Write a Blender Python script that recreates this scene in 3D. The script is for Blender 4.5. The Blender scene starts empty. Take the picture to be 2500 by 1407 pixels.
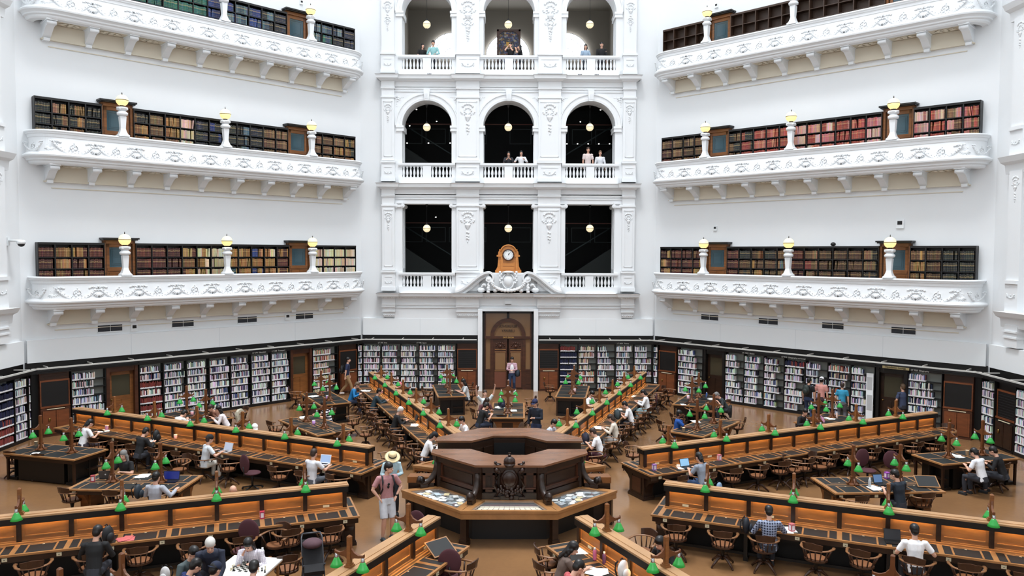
import bpy, bmesh, math, random
from math import sin, cos, pi, radians, sqrt, atan2, tan, hypot
from mathutils import Vector, Matrix
R = random.Random(7)
scene = bpy.context.scene
COL = scene.collection
# ------------------------------------------------------------------ camera
F = 1886.8
CAM = Vector((0.03, -20.229, 6.683))
YAW, PIT, ROL = -0.00413, 0.04543, 0.00372
camd = bpy.data.cameras.new('camera'); cam = bpy.data.objects.new('camera', camd); COL.objects.link(cam)
camd.sensor_width = 36; camd.lens = F * 36 / 2500; camd.clip_end = 200; camd.clip_start = .1
def _rot():
    # columns: image right, image up, backward  (world)
    def back(X, Y, Z):
        c, s = cos(ROL), sin(ROL); X, Z = c*X - s*Z, s*X + c*Z
        c, s = cos(PIT), sin(PIT); Y, Z = c*Y + s*Z, -s*Y + c*Z
        c, s = cos(YAW), sin(YAW); X, Y = c*X - s*Y, s*X + c*Y
        return Vector((X, Y, Z))
    return back
BACK = _rot()
xr, yu, zb = BACK(1, 0, 0), BACK(0, 0, 1), BACK(0, -1, 0)
cam.matrix_world = Matrix(((xr.x, yu.x, zb.x, CAM.x), (xr.y, yu.y, zb.y, CAM.y), (xr.z, yu.z, zb.z, CAM.z), (0, 0, 0, 1)))
scene.camera = cam
# ------------------------------------------------------------------ daylight and exposure
world = bpy.data.worlds.new('daylight'); scene.world = world; world.use_nodes = True
wb = world.node_tree.nodes['Background']; wb.inputs[0].default_value = (.9, .95, 1, 1); wb.inputs[1].default_value = 1.25
sund = bpy.data.lights.new('skylight', 'AREA'); sund.shape = 'DISK'; sund.size = 12; sund.energy = 6500; sund.color = (.97, .98, 1)
sun = bpy.data.objects.new('dome_skylight', sund); COL.objects.link(sun); sun.location = (0, 0, 46)
scene.view_settings.view_transform = 'Standard'; scene.view_settings.look = 'None'
scene.view_settings.exposure = 1.25; scene.view_settings.gamma = 1
scene.cycles.max_bounces = 8; scene.cycles.diffuse_bounces = 4; scene.cycles.glossy_bounces = 3; scene.cycles.transparent_max_bounces = 6
# ------------------------------------------------------------------ helpers
def lin(c):
    return tuple(((x/255)/12.92 if x/255 <= .04045 else ((x/255+.055)/1.055)**2.4) for x in c[:3])
def ray(px, py):
    return BACK((px-1250)/F, 1, -(py-703.5)/F)
def at(px, py, z=0.):
    d = ray(px, py); return CAM + d*((z-CAM.z)/d.z)
APO = 17.23
def wallm(i, off=0.):
    a = radians(90-45*i); n = Vector((cos(a), sin(a), 0)); u = Vector((sin(a), -cos(a), 0)); o = n*(APO+off)
    return Matrix(((u.x, n.x, 0, o.x), (u.y, n.y, 0, o.y), (0, 0, 1, 0), (0, 0, 0, 1)))
WM = {i: wallm(i) for i in range(-4, 5)}
def uz(px, py, i, y=0.):
    """point of the plane at local depth y of wall i seen at a pixel -> (u, z)"""
    a = radians(90-45*i); n = Vector((cos(a), sin(a), 0)); d = ray(px, py); k = (APO+y-CAM.dot(n))/d.dot(n); p = CAM+d*k
    return p.x*sin(a)-p.y*cos(a), p.z
MATS = {}
def mat(name, col, rough=.6, metal=0, spec=.5, emit=None, es=0, bump=0, bscale=20, alpha=1, trans=0, coat=0, vary=0, vscale=3, grain=None, ao=0):
    if name in MATS: return MATS[name]
    m = bpy.data.materials.new(name); m.use_nodes = True; nt = m.node_tree; b = nt.nodes['Principled BSDF']
    b.inputs['Base Color'].default_value = (*lin(col), 1); b.inputs['Roughness'].default_value = rough
    b.inputs['Metallic'].default_value = metal; b.inputs['Specular IOR Level'].default_value = spec
    if emit: b.inputs['Emission Color'].default_value = (*lin(emit), 1); b.inputs['Emission Strength'].default_value = es
    if alpha < 1: b.inputs['Alpha'].default_value = alpha
    if trans: b.inputs['Transmission Weight'].default_value = trans
    if coat: b.inputs['Coat Weight'].default_value = coat
    if vary or grain or bump:
        tc = nt.nodes.new('ShaderNodeTexCoord')
    if grain or vary:
        mp = nt.nodes.new('ShaderNodeMapping'); nt.links.new(tc.outputs['Object'], mp.inputs[0])
        mp.inputs['Scale'].default_value = grain if grain else (vscale,)*3
        nz = nt.nodes.new('ShaderNodeTexNoise'); nt.links.new(mp.outputs[0], nz.inputs[0]); nz.inputs['Scale'].default_value = 1 if grain else 1
        nz.inputs['Detail'].default_value = 4; nz.inputs['Roughness'].default_value = .6
        cr = nt.nodes.new('ShaderNodeValToRGB'); v = vary or .35
        cr.color_ramp.elements[0].position = .3; cr.color_ramp.elements[1].position = .7
        c = lin(col); cr.color_ramp.elements[0].color = (*[x*(1-v) for x in c], 1); cr.color_ramp.elements[1].color = (*[min(1, x*(1+v)) for x in c], 1)
        nt.links.new(nz.outputs[0], cr.inputs[0]); nt.links.new(cr.outputs[0], b.inputs['Base Color'])
    if bump:
        n2 = nt.nodes.new('ShaderNodeTexNoise'); n2.inputs['Scale'].default_value = bscale; nt.links.new(tc.outputs['Object'], n2.inputs[0])
        bp = nt.nodes.new('ShaderNodeBump'); bp.inputs['Strength'].default_value = bump; nt.links.new(n2.outputs[0], bp.inputs['Height']); nt.links.new(bp.outputs[0], b.inputs['Normal'])
    MATS[name] = m; return m
WHITE = mat('white_plaster', (229, 232, 234), .7, bump=.03, bscale=6, vary=.015, vscale=.4)
CREAM = mat('cream_plaster', (216, 208, 190), .75, vary=.03, vscale=.6)
PANELW = mat('white_acoustic_panel', (232, 236, 238), .55)
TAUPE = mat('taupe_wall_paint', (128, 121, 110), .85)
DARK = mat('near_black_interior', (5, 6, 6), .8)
BLACKM = mat('black_painted_steel', (7, 7, 8), .5)
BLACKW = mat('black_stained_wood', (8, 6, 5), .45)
OAK = mat('golden_oak', (128, 80, 40), .38, grain=(2, 2, 14), vary=.3)
OAKL = mat('pale_oak_edging', (158, 112, 68), .36, grain=(3, 3, 3), vary=.18)
PANO = mat('oak_panel', (140, 94, 54), .4, grain=(1.5, 1.5, 9), vary=.28)
RAILW = mat('pale_oak_cap', (176, 136, 96), .4, grain=(1.2, 1.2, 9), vary=.14)  # paler oak on the rail caps than on the panels
WAL = mat('dark_walnut', (42, 25, 15), .35, grain=(2, 2, 9), vary=.35)
WALT = mat('walnut_counter_top', (122, 84, 60), .25, grain=(1.1, 3, 3), vary=.3)
REDW = mat('red_brown_mahogany', (70, 38, 22), .38, grain=(2, 2, 8), vary=.3)
BRN = mat('chair_brown_wood', (60, 36, 22), .35, vary=.2, vscale=5)
BRNL = mat('pale_chair_arm_wood', (132, 92, 60), .32, vary=.2, vscale=6)  # arm rails in a paler brown than the chair wood
LEATH = mat('black_writing_leather', (16, 20, 21), .6, bump=.1, bscale=80)
TAN = mat('tan_leather', (128, 82, 50), .5, vary=.12, vscale=6)
BRASS = mat('aged_brass', (150, 120, 70), .35, metal=1)
CHROME = mat('polished_metal', (190, 190, 190), .25, metal=1)
ALU = mat('aluminium_light_rail', (196, 194, 188), .4)
IVORY = mat('ivory_plate', (222, 212, 180), .5)
GREEN = mat('green_glass_shade', (44, 132, 60), .25, emit=(60, 200, 84), es=.1)
GLOBE = mat('opal_glass_globe', (206, 196, 168), .4, emit=(255, 236, 190), es=.3)
OPAL = mat('opal_glass_lower_half', (226, 204, 150), .4, emit=(255, 222, 140), es=.4)
BULB = mat('warm_strip_light', (255, 190, 110), .5, emit=(255, 212, 132), es=46)
SPOT = mat('small_ceiling_spot', (255, 250, 240), .5, emit=(255, 250, 240), es=6)
GLASSD = mat('etched_grey_glass', (58, 84, 94), .25, spec=.6)
CUPW = mat('cupboard_brown_wood', (112, 62, 34), .38, grain=(2, 2, 8), vary=.25)
GLASSB = mat('brown_reflecting_glass', (134, 102, 72), .15, spec=.8)
GLZ = mat('clear_glass_sheet', (220, 230, 230), .05, alpha=.07)
CLOCKW = mat('clock_oak', (192, 124, 58), .4, grain=(2, 2, 8), vary=.14)
DAY = mat('daylit_window_pane', (240, 246, 255), .5, emit=(240, 246, 255), es=4)
class MB:
    def __init__(s): s.v = []; s.f = []; s.m = []; s.s = []; s.c = []; s.uv = []; s.T = None
    def add(s, vs, fs, mi=0, smooth=False):
        k = len(s.v)
        s.v += [tuple(s.T @ Vector(p)) for p in vs] if s.T else [tuple(p) for p in vs]
        s.f += [tuple(i+k for i in f) for f in fs]; s.m += [mi]*len(fs); s.s += [smooth]*len(fs); return s
    def box(s, x0, y0, z0, x1, y1, z1, mi=0):
        vs = [(x, y, z) for x in (x0, x1) for y in (y0, y1) for z in (z0, z1)]
        return s.add(vs, [(0, 1, 3, 2), (4, 6, 7, 5), (0, 4, 5, 1), (2, 3, 7, 6), (0, 2, 6, 4), (1, 5, 7, 3)], mi)
    def quad(s, a, b, c, d, mi=0): return s.add([a, b, c, d], [(0, 1, 2, 3)], mi)
    def prism(s, pts, axis, t0, t1, mi=0, smooth=False):
        """closed 2-D outline pushed along an axis: axis 'y' -> pts are (x,z), 'z' -> (x,y), 'x' -> (y,z)"""
        n = len(pts)
        g = {'y': lambda p, t: (p[0], t, p[1]), 'z': lambda p, t: (p[0], p[1], t), 'x': lambda p, t: (t, p[0], p[1])}[axis]
        vs = [g(p, t0) for p in pts]+[g(p, t1) for p in pts]
        s.add(vs, [tuple(range(n)), tuple(range(2*n-1, n-1, -1))], mi)
        k = len(s.v)-2*n
        s.f += [(k+i, k+(i+1) % n, k+n+(i+1) % n, k+n+i) for i in range(n)]; s.m += [mi]*n; s.s += [smooth]*n; return s
    def lathe(s, prof, c=(0, 0, 0), seg=12, mi=0, smooth=True, sq=False, rot=0):
        vs = []; n = seg
        for r, z in prof:
            for j in range(n):
                a = 2*pi*(j+.5*(sq))/n+rot; vs.append((c[0]+r*cos(a), c[1]+r*sin(a), c[2]+z))
        fs = [(i*n+j, i*n+(j+1) % n, (i+1)*n+(j+1) % n, (i+1)*n+j) for i in range(len(prof)-1) for j in range(n)]
        s.add(vs, fs, mi, smooth)
        k = len(s.v)-len(vs)
        s.f += [tuple(k+j for j in range(n-1, -1, -1)), tuple(k+(len(prof)-1)*n+j for j in range(n))]; s.m += [mi]*2; s.s += [False]*2
        return s
    def ball(s, c, r, seg=10, rings=6, mi=0, sx=1, sy=1, sz=1, M=None):
        vs = []
        for i in range(rings+1):
            t = pi*i/rings
            for j in range(seg):
                a = 2*pi*j/seg; p = Vector((r*sx*sin(t)*cos(a), r*sy*sin(t)*sin(a), r*sz*cos(t)))
                if M: p = M @ p
                vs.append((c[0]+p.x, c[1]+p.y, c[2]+p.z))
        return s.add(vs, [(i*seg+j, (i+1)*seg+j, (i+1)*seg+(j+1) % seg, i*seg+(j+1) % seg) for i in range(rings) for j in range(seg)], mi, True)
    def tube(s, pts, rs, seg=8, mi=0, flat=1, up=(0, 0, 1), smooth=True):
        pts = [Vector(p) for p in pts]; n = len(pts)
        if not hasattr(rs, '__len__'): rs = [rs]*n
        vs = []; up = Vector(up)
        for i, p in enumerate(pts):
            t = (pts[min(i+1, n-1)]-pts[max(i-1, 0)]).normalized(); a = t.cross(up)
            if a.length < 1e-4: a = t.cross(Vector((1, 0, 0)))
            a.normalize(); b = a.cross(t).normalized()
            for j in range(seg):
                q = 2*pi*(j+.5)/seg; vs.append(tuple(p+a*(rs[i]*cos(q))+b*(rs[i]*flat*sin(q))))
        fs = [(i*seg+j, i*seg+(j+1) % seg, (i+1)*seg+(j+1) % seg, (i+1)*seg+j) for i in range(n-1) for j in range(seg)]
        fs += [tuple(range(seg-1, -1, -1)), tuple((n-1)*seg+j for j in range(seg))]
        return s.add(vs, fs, mi, smooth)
    def build(s, name, mats=None, parent=None, M=None, loc=None, bevel=0):
        me = bpy.data.meshes.new(name); me.from_pydata(s.v, [], s.f)
        mats = mats if isinstance(mats, (list, tuple)) else [mats]
        for q in mats: me.materials.append(q)
        me.polygons.foreach_set('material_index', s.m); me.polygons.foreach_set('use_smooth', s.s); me.update()
        return put(name, me, parent, M, loc, bevel)
def put(name, me, parent=None, M=None, loc=None, bevel=0):
    o = bpy.data.objects.new(name, me); COL.objects.link(o)
    if parent: o.parent = parent
    if M is not None: o.matrix_local = M
    if loc: o.location = loc
    if bevel:
        b = o.modifiers.new('bevel', 'BEVEL'); b.width = bevel; b.segments = 2; b.limit_method = 'ANGLE'
    return o
def tag(o, label=None, cat=None, group=None, kind=None):
    if label: o['label'] = label
    if cat: o['category'] = cat
    if group: o['group'] = group
    if kind: o['kind'] = kind
    return o
def struct(o): o['kind'] = 'structure'; return o
def thing(name, label, cat, M=None, loc=None, rz=0, group=None):
    o = bpy.data.objects.new(name, None); COL.objects.link(o); o.empty_display_size = .2
    if M is not None: o.matrix_world = M
    elif loc is not None: o.matrix_world = Matrix.Translation(Vector(loc)) @ Matrix.Rotation(rz, 4, 'Z')
    return tag(o, label, cat, group)
def clone(root, M, label=None, group=None, name=None):
    def cp(o, par):
        c = o.copy(); COL.objects.link(c); c.parent = par
        for ch in kids[o]: cp(ch, c)
        return c
    kids = {}
    def walk(o):
        kids[o] = list(o.children)
        for ch in kids[o]: walk(ch)
    walk(root)
    r = cp(root, None); r.matrix_world = M
    if label: r['label'] = label
    if group: r['group'] = group
    return r
def TR(x, y, z=0, rz=0, rx=0, ry=0, s=1):
    return Matrix.Translation((x, y, z)) @ Matrix.Rotation(rz, 4, 'Z') @ Matrix.Rotation(ry, 4, 'Y') @ Matrix.Rotation(rx, 4, 'X') @ Matrix.Scale(s, 4)
def text(s, M, size, m, parent=None, name='lettering', ext=.003, mirror=False, cat=None, label=None):
    cu = bpy.data.curves.new(name, 'FONT'); cu.body = s; cu.size = size; cu.align_x = 'CENTER'; cu.align_y = 'CENTER'; cu.extrude = ext
    cu.materials.append(m); o = bpy.data.objects.new(name, cu); COL.objects.link(o)
    if parent: o.parent = parent
    Mx = M @ Matrix.Rotation(pi/2, 4, 'X')
    if mirror: Mx = Mx @ Matrix.Diagonal((-1, 1, 1, 1))
    bpy.context.view_layer.update()
    me = bpy.data.meshes.new_from_object(o.evaluated_get(bpy.context.evaluated_depsgraph_get())); bpy.data.objects.remove(o)
    o = bpy.data.objects.new(name, me); COL.objects.link(o)
    if parent: o.parent = parent
    o.matrix_local = Mx
    return o
# ------------------------------------------------------------------ floor
fm = mat('polished_brown_linoleum', (110, 78, 52), .2, spec=.6, coat=0)
nt = fm.node_tree; b = nt.nodes['Principled BSDF']
tc = nt.nodes.new('ShaderNodeTexCoord'); nz = nt.nodes.new('ShaderNodeTexNoise'); nz.inputs['Scale'].default_value = .55; nz.inputs['Detail'].default_value = 5
n3 = nt.nodes.new('ShaderNodeTexNoise'); n3.inputs['Scale'].default_value = 9; n3.inputs['Detail'].default_value = 3
cr = nt.nodes.new('ShaderNodeValToRGB'); cr.color_ramp.elements[0].position = .25; cr.color_ramp.elements[1].position = .78
cr.color_ramp.elements[0].color = (*lin((120, 88, 60)), 1); cr.color_ramp.elements[1].color = (*lin((146, 108, 72)), 1)
mx = nt.nodes.new('ShaderNodeMath'); mx.operation = 'MULTIPLY_ADD'; mx.inputs[1].default_value = .25
nt.links.new(tc.outputs['Object'], nz.inputs[0]); nt.links.new(tc.outputs['Object'], n3.inputs[0])
nt.links.new(n3.outputs[0], mx.inputs[0]); nt.links.new(nz.outputs[0], mx.inputs[2])
mm = nt.nodes.new('ShaderNodeMath'); mm.operation = 'SUBTRACT'; mm.inputs[1].default_value = .12; nt.links.new(mx.outputs[0], mm.inputs[0])
nt.links.new(mm.outputs[0], cr.inputs[0]); nt.links.new(cr.outputs[0], b.inputs['Base Color'])
oct_ = [(APO/cos(pi/8)*cos(radians(22.5+45*k)), APO/cos(pi/8)*sin(radians(22.5+45*k))) for k in range(8)]
m = MB(); m.prism([(x*1.02, y*1.02) for x, y in oct_], 'z', -.3, 0); struct(m.build('floor', fm))
# ------------------------------------------------------------------ walls
HW = 7.137; ZT = 22
def plain(i, name):
    m = MB(); m.box(-HW-.2, 0, 0, HW+.2, .5, ZT); return struct(m.build(name, WHITE, M=WM[i]))
plain(-1, 'wall_left'); plain(1, 'wall_right'); plain(-2, 'wall_far_left'); plain(2, 'wall_far_right'); plain(-3, 'wall_near_left'); plain(3, 'wall_near_right')
m = MB(); m.box(-HW, 0, 0, -3.4, .5, ZT); m.box(3.4, 0, 0, HW, .5, ZT); m.box(-3.4, 0, 0, 3.4, .5, 4.4); m.box(-3.4, 0, 10.5, 3.4, .5, ZT)
struct(m.build('wall_near', WHITE, M=WM[4]))
# dome shell above the walls, with its open glazed eye letting the daylight in
m = MB(); Rr = APO/cos(pi/8)
rings = [(1, ZT), (.9, ZT+3.2), (.72, ZT+5.8), (.5, ZT+7.6)]
vs = [(Rr*k*cos(radians(22.5+45*j)), Rr*k*sin(radians(22.5+45*j)), z) for k, z in rings for j in range(8)]
m.add(vs, [(a*8+j, a*8+(j+1) % 8, (a+1)*8+(j+1) % 8, (a+1)*8+j) for a in (0, 2) for j in range(8)])
struct(m.build('ceiling', WHITE))
# ---- back wall with its three storeys of openings
def arch_bay(m, x0, x1, z0, z1, a, b, c, d, arch=True, depth=1.0, n=20, rise=None):
    """wall field x0..x1 z0..z1 with an opening a..b from c to springing d, plus reveal"""
    r = (b-a)/2; xc = (a+b)/2; rise = r if rise is None else rise
    pts = [(xc-r*cos(pi*k/n), d+(rise*sin(pi*k/n) if arch else 0)) for k in range(n+1)] if arch else [(a, d), (b, d)]
    q = lambda p, y=0: (p[0], y, p[1])
    m.quad(q((x0, z0)), q((a, z0)), q((a, d)), q((x0, d))); m.quad(q((b, z0)), q((x1, z0)), q((x1, d)), q((b, d)))
    m.quad(q((x0, d)), q((a, d)), q((a, z1)), q((x0, z1))); m.quad(q((b, d)), q((x1, d)), q((x1, z1)), q((b, z1)))
    if c > z0: m.quad(q((a, z0)), q((b, z0)), q((b, c)), q((a, c)))
    for p, p2 in zip(pts, pts[1:]): m.quad(q(p), q(p2), q((p2[0], z1)), q((p[0], z1)))
    loop = [(a, c)]+pts+[(b, c)] if not (pts[0] == (a, c)) else pts
    for p, p2 in zip(loop, loop[1:]): m.quad(q(p), q(p, depth), q(p2, depth), q(p2))
    m.quad(q((a, c)), q((b, c)), q((b, c), depth), q((a, c), depth))
PY = -.13                                     # face of the portal wall field (local y)
BX = [(-5.1, -2.73), (-1.22, 1.22), (2.73, 5.1)]
FX = [(-5.5, -1.97), (-1.97, 1.97), (1.97, 5.5)]
m = MB(); m.T = Matrix.Translation((0, PY, 0))
for k, (a, b) in enumerate(BX):
    x0, x1 = FX[k]
    arch_bay(m, x0, x1, 4.6, 9.85, a, b, 5.7 if k == 1 else 5.0, 9.03, arch=False)
    arch_bay(m, x0, x1, 9.85, 14.95, a, b, 10.25, 12.75, rise=1.2)
    arch_bay(m, x0, x1, 14.95, ZT, a, b, 15.36, 18.15, rise=1.2)
m.T = None
m.box(-HW-.2, 0, 0, -5.5, .5, ZT); m.box(5.5, 0, 0, HW+.2, .5, ZT)
m.box(-5.5, PY, 2.69, -1.3, .3, 4.6); m.box(1.3, PY, 2.69, 5.5, .3, 4.6); m.box(-1.3, PY, 3.93, 1.3, .3, 4.6)
m.box(-5.5, .35, 0, -1.45, .5, 2.6); m.box(1.45, .35, 0, 5.5, .5, 2.6)
m.box(-1.45, -.42, 0, -1.24, .3, 3.93); m.box(1.24, -.42, 0, 1.45, .3, 3.93); m.box(-1.45, -.3, 3.87, 1.45, .3, 4.0)
struct(m.build('wall_back', WHITE, M=WM[0]))
# galleries behind the openings
def room(name, z0, z1, mt, d=5.5):
    m = MB(); x = 5.6; y0 = .85; y1 = y0+d
    m.quad((-x, y0, z0), (x, y0, z0), (x, y1, z0), (-x, y1, z0)); m.quad((-x, y1, z0), (x, y1, z0), (x, y1, z1), (-x, y1, z1))
    m.quad((-x, y0, z0), (-x, y1, z0), (-x, y1, z1), (-x, y0, z1)); m.quad((x, y0, z0), (x, y1, z0), (x, y1, z1), (x, y0, z1))
    m.quad((-x, y0, z1), (x, y0, z1), (x, y1, z1), (-x, y1, z1))
    return struct(m.build(name, mt, M=WM[0]))
m = MB(); m.box(-1.6, .55, -.1, 1.6, .6, 4.2); m.box(-1.6, .3, -.1, -1.22, .6, 4.2); m.box(1.22, .3, -.1, 1.6, .6, 4.2); m.box(-1.6, .3, 3.9, 1.6, .6, 4.2); struct(m.build('wall_door_light_block', DARK, M=WM[0]))  # dark box added behind the door to stop light showing between its leaves
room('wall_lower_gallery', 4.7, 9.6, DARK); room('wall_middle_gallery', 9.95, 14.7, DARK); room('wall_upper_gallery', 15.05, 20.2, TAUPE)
# door-sized dark panelling, frame lines and a stair seen inside the two dark galleries
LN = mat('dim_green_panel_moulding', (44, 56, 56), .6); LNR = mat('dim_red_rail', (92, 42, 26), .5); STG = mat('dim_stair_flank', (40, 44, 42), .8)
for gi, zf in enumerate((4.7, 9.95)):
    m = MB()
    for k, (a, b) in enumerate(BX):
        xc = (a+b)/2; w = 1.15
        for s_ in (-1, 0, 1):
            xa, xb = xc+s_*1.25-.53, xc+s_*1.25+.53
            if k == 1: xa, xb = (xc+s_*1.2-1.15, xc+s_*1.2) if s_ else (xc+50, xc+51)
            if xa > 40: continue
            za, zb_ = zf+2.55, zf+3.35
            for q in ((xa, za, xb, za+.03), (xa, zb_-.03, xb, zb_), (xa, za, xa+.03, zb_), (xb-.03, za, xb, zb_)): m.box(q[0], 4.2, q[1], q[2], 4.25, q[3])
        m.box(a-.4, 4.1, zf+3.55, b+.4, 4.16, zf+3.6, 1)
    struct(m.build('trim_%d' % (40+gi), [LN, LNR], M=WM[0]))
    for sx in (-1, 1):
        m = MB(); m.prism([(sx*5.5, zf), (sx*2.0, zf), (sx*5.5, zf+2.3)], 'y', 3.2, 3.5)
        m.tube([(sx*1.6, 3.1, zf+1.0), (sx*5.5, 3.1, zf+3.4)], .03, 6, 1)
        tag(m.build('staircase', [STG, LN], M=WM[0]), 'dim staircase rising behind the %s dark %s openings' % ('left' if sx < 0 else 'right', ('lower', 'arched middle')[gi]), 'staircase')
for k, (px, py) in enumerate([(1017, 267), (1066, 296), (1000, 307), (994, 349), (1046, 349), (1099, 349), (1017, 383), (1466, 268), (1417, 297), (1384, 351), (1410, 351), (1436, 351), (1462, 351), (1488, 351), (1064, 530)]):
    u, z = uz(px, py, 0, 3.6); m = MB(); m.lathe([(.03, 0), (.05, .04), (.05, .12)], seg=8, mi=0); m.ball((0, 0, 0), .035, 8, 5, 1)
    tag(m.build('ceiling_spot', [BLACKM, SPOT], M=WM[0] @ Matrix.Translation((u, 3.6, z))), 'tiny lit spotlight inside a dark gallery, %s of the portal' % (
        ['left arch, upper left', 'left arch, right of globe', 'left arch, small one', 'left arch row, leftmost', 'left arch row, middle', 'left arch row, rightmost', 'left arch, lowest', 'right arch, top right', 'right arch, left of globe', 'right arch row, first from left', 'right arch row, second from left', 'right arch row, third from left', 'right arch row, fourth from left', 'right arch row, fifth from left', 'lower left opening'][k]), 'spotlight')
# fan windows at the back of the upper gallery
for k, (px, r) in enumerate(((1104, 1.08), (1240, 1.02), (1381, 1.08))):
    y = 6.2; u, z = uz(px, 136, 0, y); z -= .05; n = 24; m = MB()
    pts = [(r*1.2*cos(pi*j/n), r*1.2*sin(pi*j/n)) for j in range(n+1)]
    m.prism(pts, 'y', 0, .03)
    o = struct(m.build('window_%d' % (k+1), DAY, M=WM[0] @ Matrix.Translation((u, y, z))))
    m = MB()
    for rr in (1.2, .92, .42): m.tube([(r*rr*cos(pi*j/n), -.02, r*rr*sin(pi*j/n)) for j in range(n+1)], .02, 5)
    for a in (36, 72, 108, 144): m.tube([(r*.42*cos(radians(a)), -.02, r*.42*sin(radians(a))), (r*1.2*cos(radians(a)), -.02, r*1.2*sin(radians(a)))], .015, 5)
    m.build('window_frame', WHITE, o)
# stained-glass banner
SGM = bpy.data.materials.new('stained_glass_pattern'); SGM.use_nodes = True; nt = SGM.node_tree; b = nt.nodes['Principled BSDF']
vo = nt.nodes.new('ShaderNodeTexVoronoi'); vo.inputs['Scale'].default_value = 13; tc = nt.nodes.new('ShaderNodeTexCoord'); nt.links.new(tc.outputs['Object'], vo.inputs[0])
hs = nt.nodes.new('ShaderNodeSeparateColor'); nt.links.new(vo.outputs['Color'], hs.inputs[0])
cr = nt.nodes.new('ShaderNodeValToRGB'); cr.color_ramp.interpolation = 'CONSTANT'
cols = [(10, 12, 26), (22, 30, 78), (60, 70, 110), (16, 14, 18), (118, 84, 40), (40, 52, 104), (150, 140, 120), (90, 40, 30)]
for e in range(6): cr.color_ramp.elements.new(.1)
for e, c in enumerate(cols): cr.color_ramp.elements[e].position = e/8; cr.color_ramp.elements[e].color = (*lin(c), 1)
nt.links.new(hs.outputs[0], cr.inputs[0]); nt.links.new(cr.outputs[0], b.inputs['Base Color']); b.inputs['Roughness'].default_value = .3
u, z = uz(1242, 72, 0, 3.0); u0, _ = uz(1213, 72, 0, 3.0); h = 1.75; w = u-u0
t = thing('stained_glass_panel', 'tall framed stained glass panel hanging in the upper centre opening', 'panel', M=WM[0] @ Matrix.Translation((u, 3.0, z-h)))
m = MB(); m.box(-w, .02, 0, w, .06, h); m.build('glass', SGM, t)
m = MB(); m.box(-w, -.03, -.05, -w+.1, .08, h); m.box(w-.1, -.03, -.05, w, .08, h); m.box(-w, -.03, h-.1, w, .08, h)
m.prism([(-w+.1, h-.1), (-w+.1, h-.35), (-w+.2, h-.2), (-w+.35, h-.1)], 'y', -.02, .05); m.prism([(w-.1, h-.1), (w-.1, h-.35), (w-.2, h-.2), (w-.35, h-.1)], 'y', -.02, .05); m.build('frame', REDW, t)
GOLD = mat('gold_glass_shield', (214, 160, 60), .4)
m = MB(); m.prism([(-.13, .13), (.13, .13), (.12, -.04), (0, -.15), (-.12, -.04)], 'y', -.01, .01); m.build('shield', GOLD, t, loc=(0, 0, h*.56))
# ---- pilasters, cornices, archivolts
def relief(m, kind, x, z, y, s=1.):
    B = lambda dx, dz, r, sx=1, sz=1: m.ball((x+dx*s, y, z+dz*s), r*s, 7, 5, 0, sx, .55, sz)
    if kind == 'drop':
        for k in range(7):
            a = pi*k/6; B(.22*cos(a), -.02+.1*sin(a), .055)
        for k in range(9):
            a = 2*pi*k/9; B(.13*cos(a)*(1.2), -.22+.13*sin(a), .045)
        for k in range(7):
            a = pi+pi*k/6; B(.3*cos(a), -.28+.12*sin(a), .04)
        for k in range(5): B(.0, -.5-.04*k, .12-.02*k, 1.2, .7)
        for dz in (-.82, -.98, -1.1): B(-.03, dz, .05); B(.04, dz-.03, .045)
        B(0, -1.25, .03, 1, 2)
    if kind == 'swag':
        for k in range(9):
            a = pi+pi*k/8; B(.26*cos(a), .02+.14*sin(a), .045)
        for sx in (-1, 1):
            B(sx*.3, .06, .06); B(sx*.33, -.06, .035, 1, 1.6)
        B(0, .02, .05)
    if kind == 'spandrel':
        for k in range(5): B(.1*k, 0, .045-.004*k); B(0, -.13*k, .045-.005*k)
        B(.1, -.1, .07); B(.18, -.16, .04); B(.2, -.06, .04); B(.07, -.24, .04)
tn = 1
def trim(m, mt=WHITE):
    global tn
    o = struct(m.build('trim_%d' % tn, mt, M=WM[0])); tn += 1; return o
LV = [(4.74, 9.68, 9.85), (9.99, 14.83, 14.95), (15.1, 21, 21)]
PIL = [(-6.06, -5.46), (-2.49, -1.42), (1.42, 2.49), (5.46, 6.06)]
for li, (zf, zc, _) in enumerate(LV):
    for (xa, xb) in PIL:
        m = MB(); f = -.27; zr = zf+.98
        m.box(xa, f, zr+.12, xb, 0, zc-.1)                    # shaft
        m.box(xa-.04, f-.04, zc-.78, xb+.04, 0, zc-.7)
        if li < 2:
            w = .1; za, zb_ = zr+.3, zc-.95                    # raised panel border
            for q in ((xa+w, za, xa+w+.025, zb_), (xb-w-.025, za, xb-w, zb_), (xa+w, za, xb-w, za+.025), (xa+w-.03, zb_-.03, xb-w+.03, zb_+.03)): m.box(q[0], f-.025, q[1], q[2], f, q[3])
        m.box(xa-.05, f-.06, zf+.1, xb+.05, 0, zf+.28); m.box(xa-.02, f-.03, zf+.28, xb+.02, 0, zr)     # pedestal
        m.box(xa-.06, f-.09, zr, xb+.06, 0, zr+.1)
        m.box(xa+.12, f-.05, zr-.22, xb-.12, 0, zr-.17)
        trim(m)
        m = MB(); w = (xb-xa); s_ = .62 if w < .8 else 1.05
        if li < 2: relief(m, 'drop', (xa+xb)/2, zc-1.15, f-.02, s_)
        else: relief(m, 'drop', (xa+xb)/2, 18.5, f-.02, s_*1.1); relief(m, 'drop', (xa+xb)/2, 17.8, f-.02, s_*.8)
        relief(m, 'swag', (xa+xb)/2, zr-.45, f-.05, s_*.8)
        if True: m.build('relief', WHITE, bpy.data.objects['trim_%d' % (tn-1)])
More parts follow.
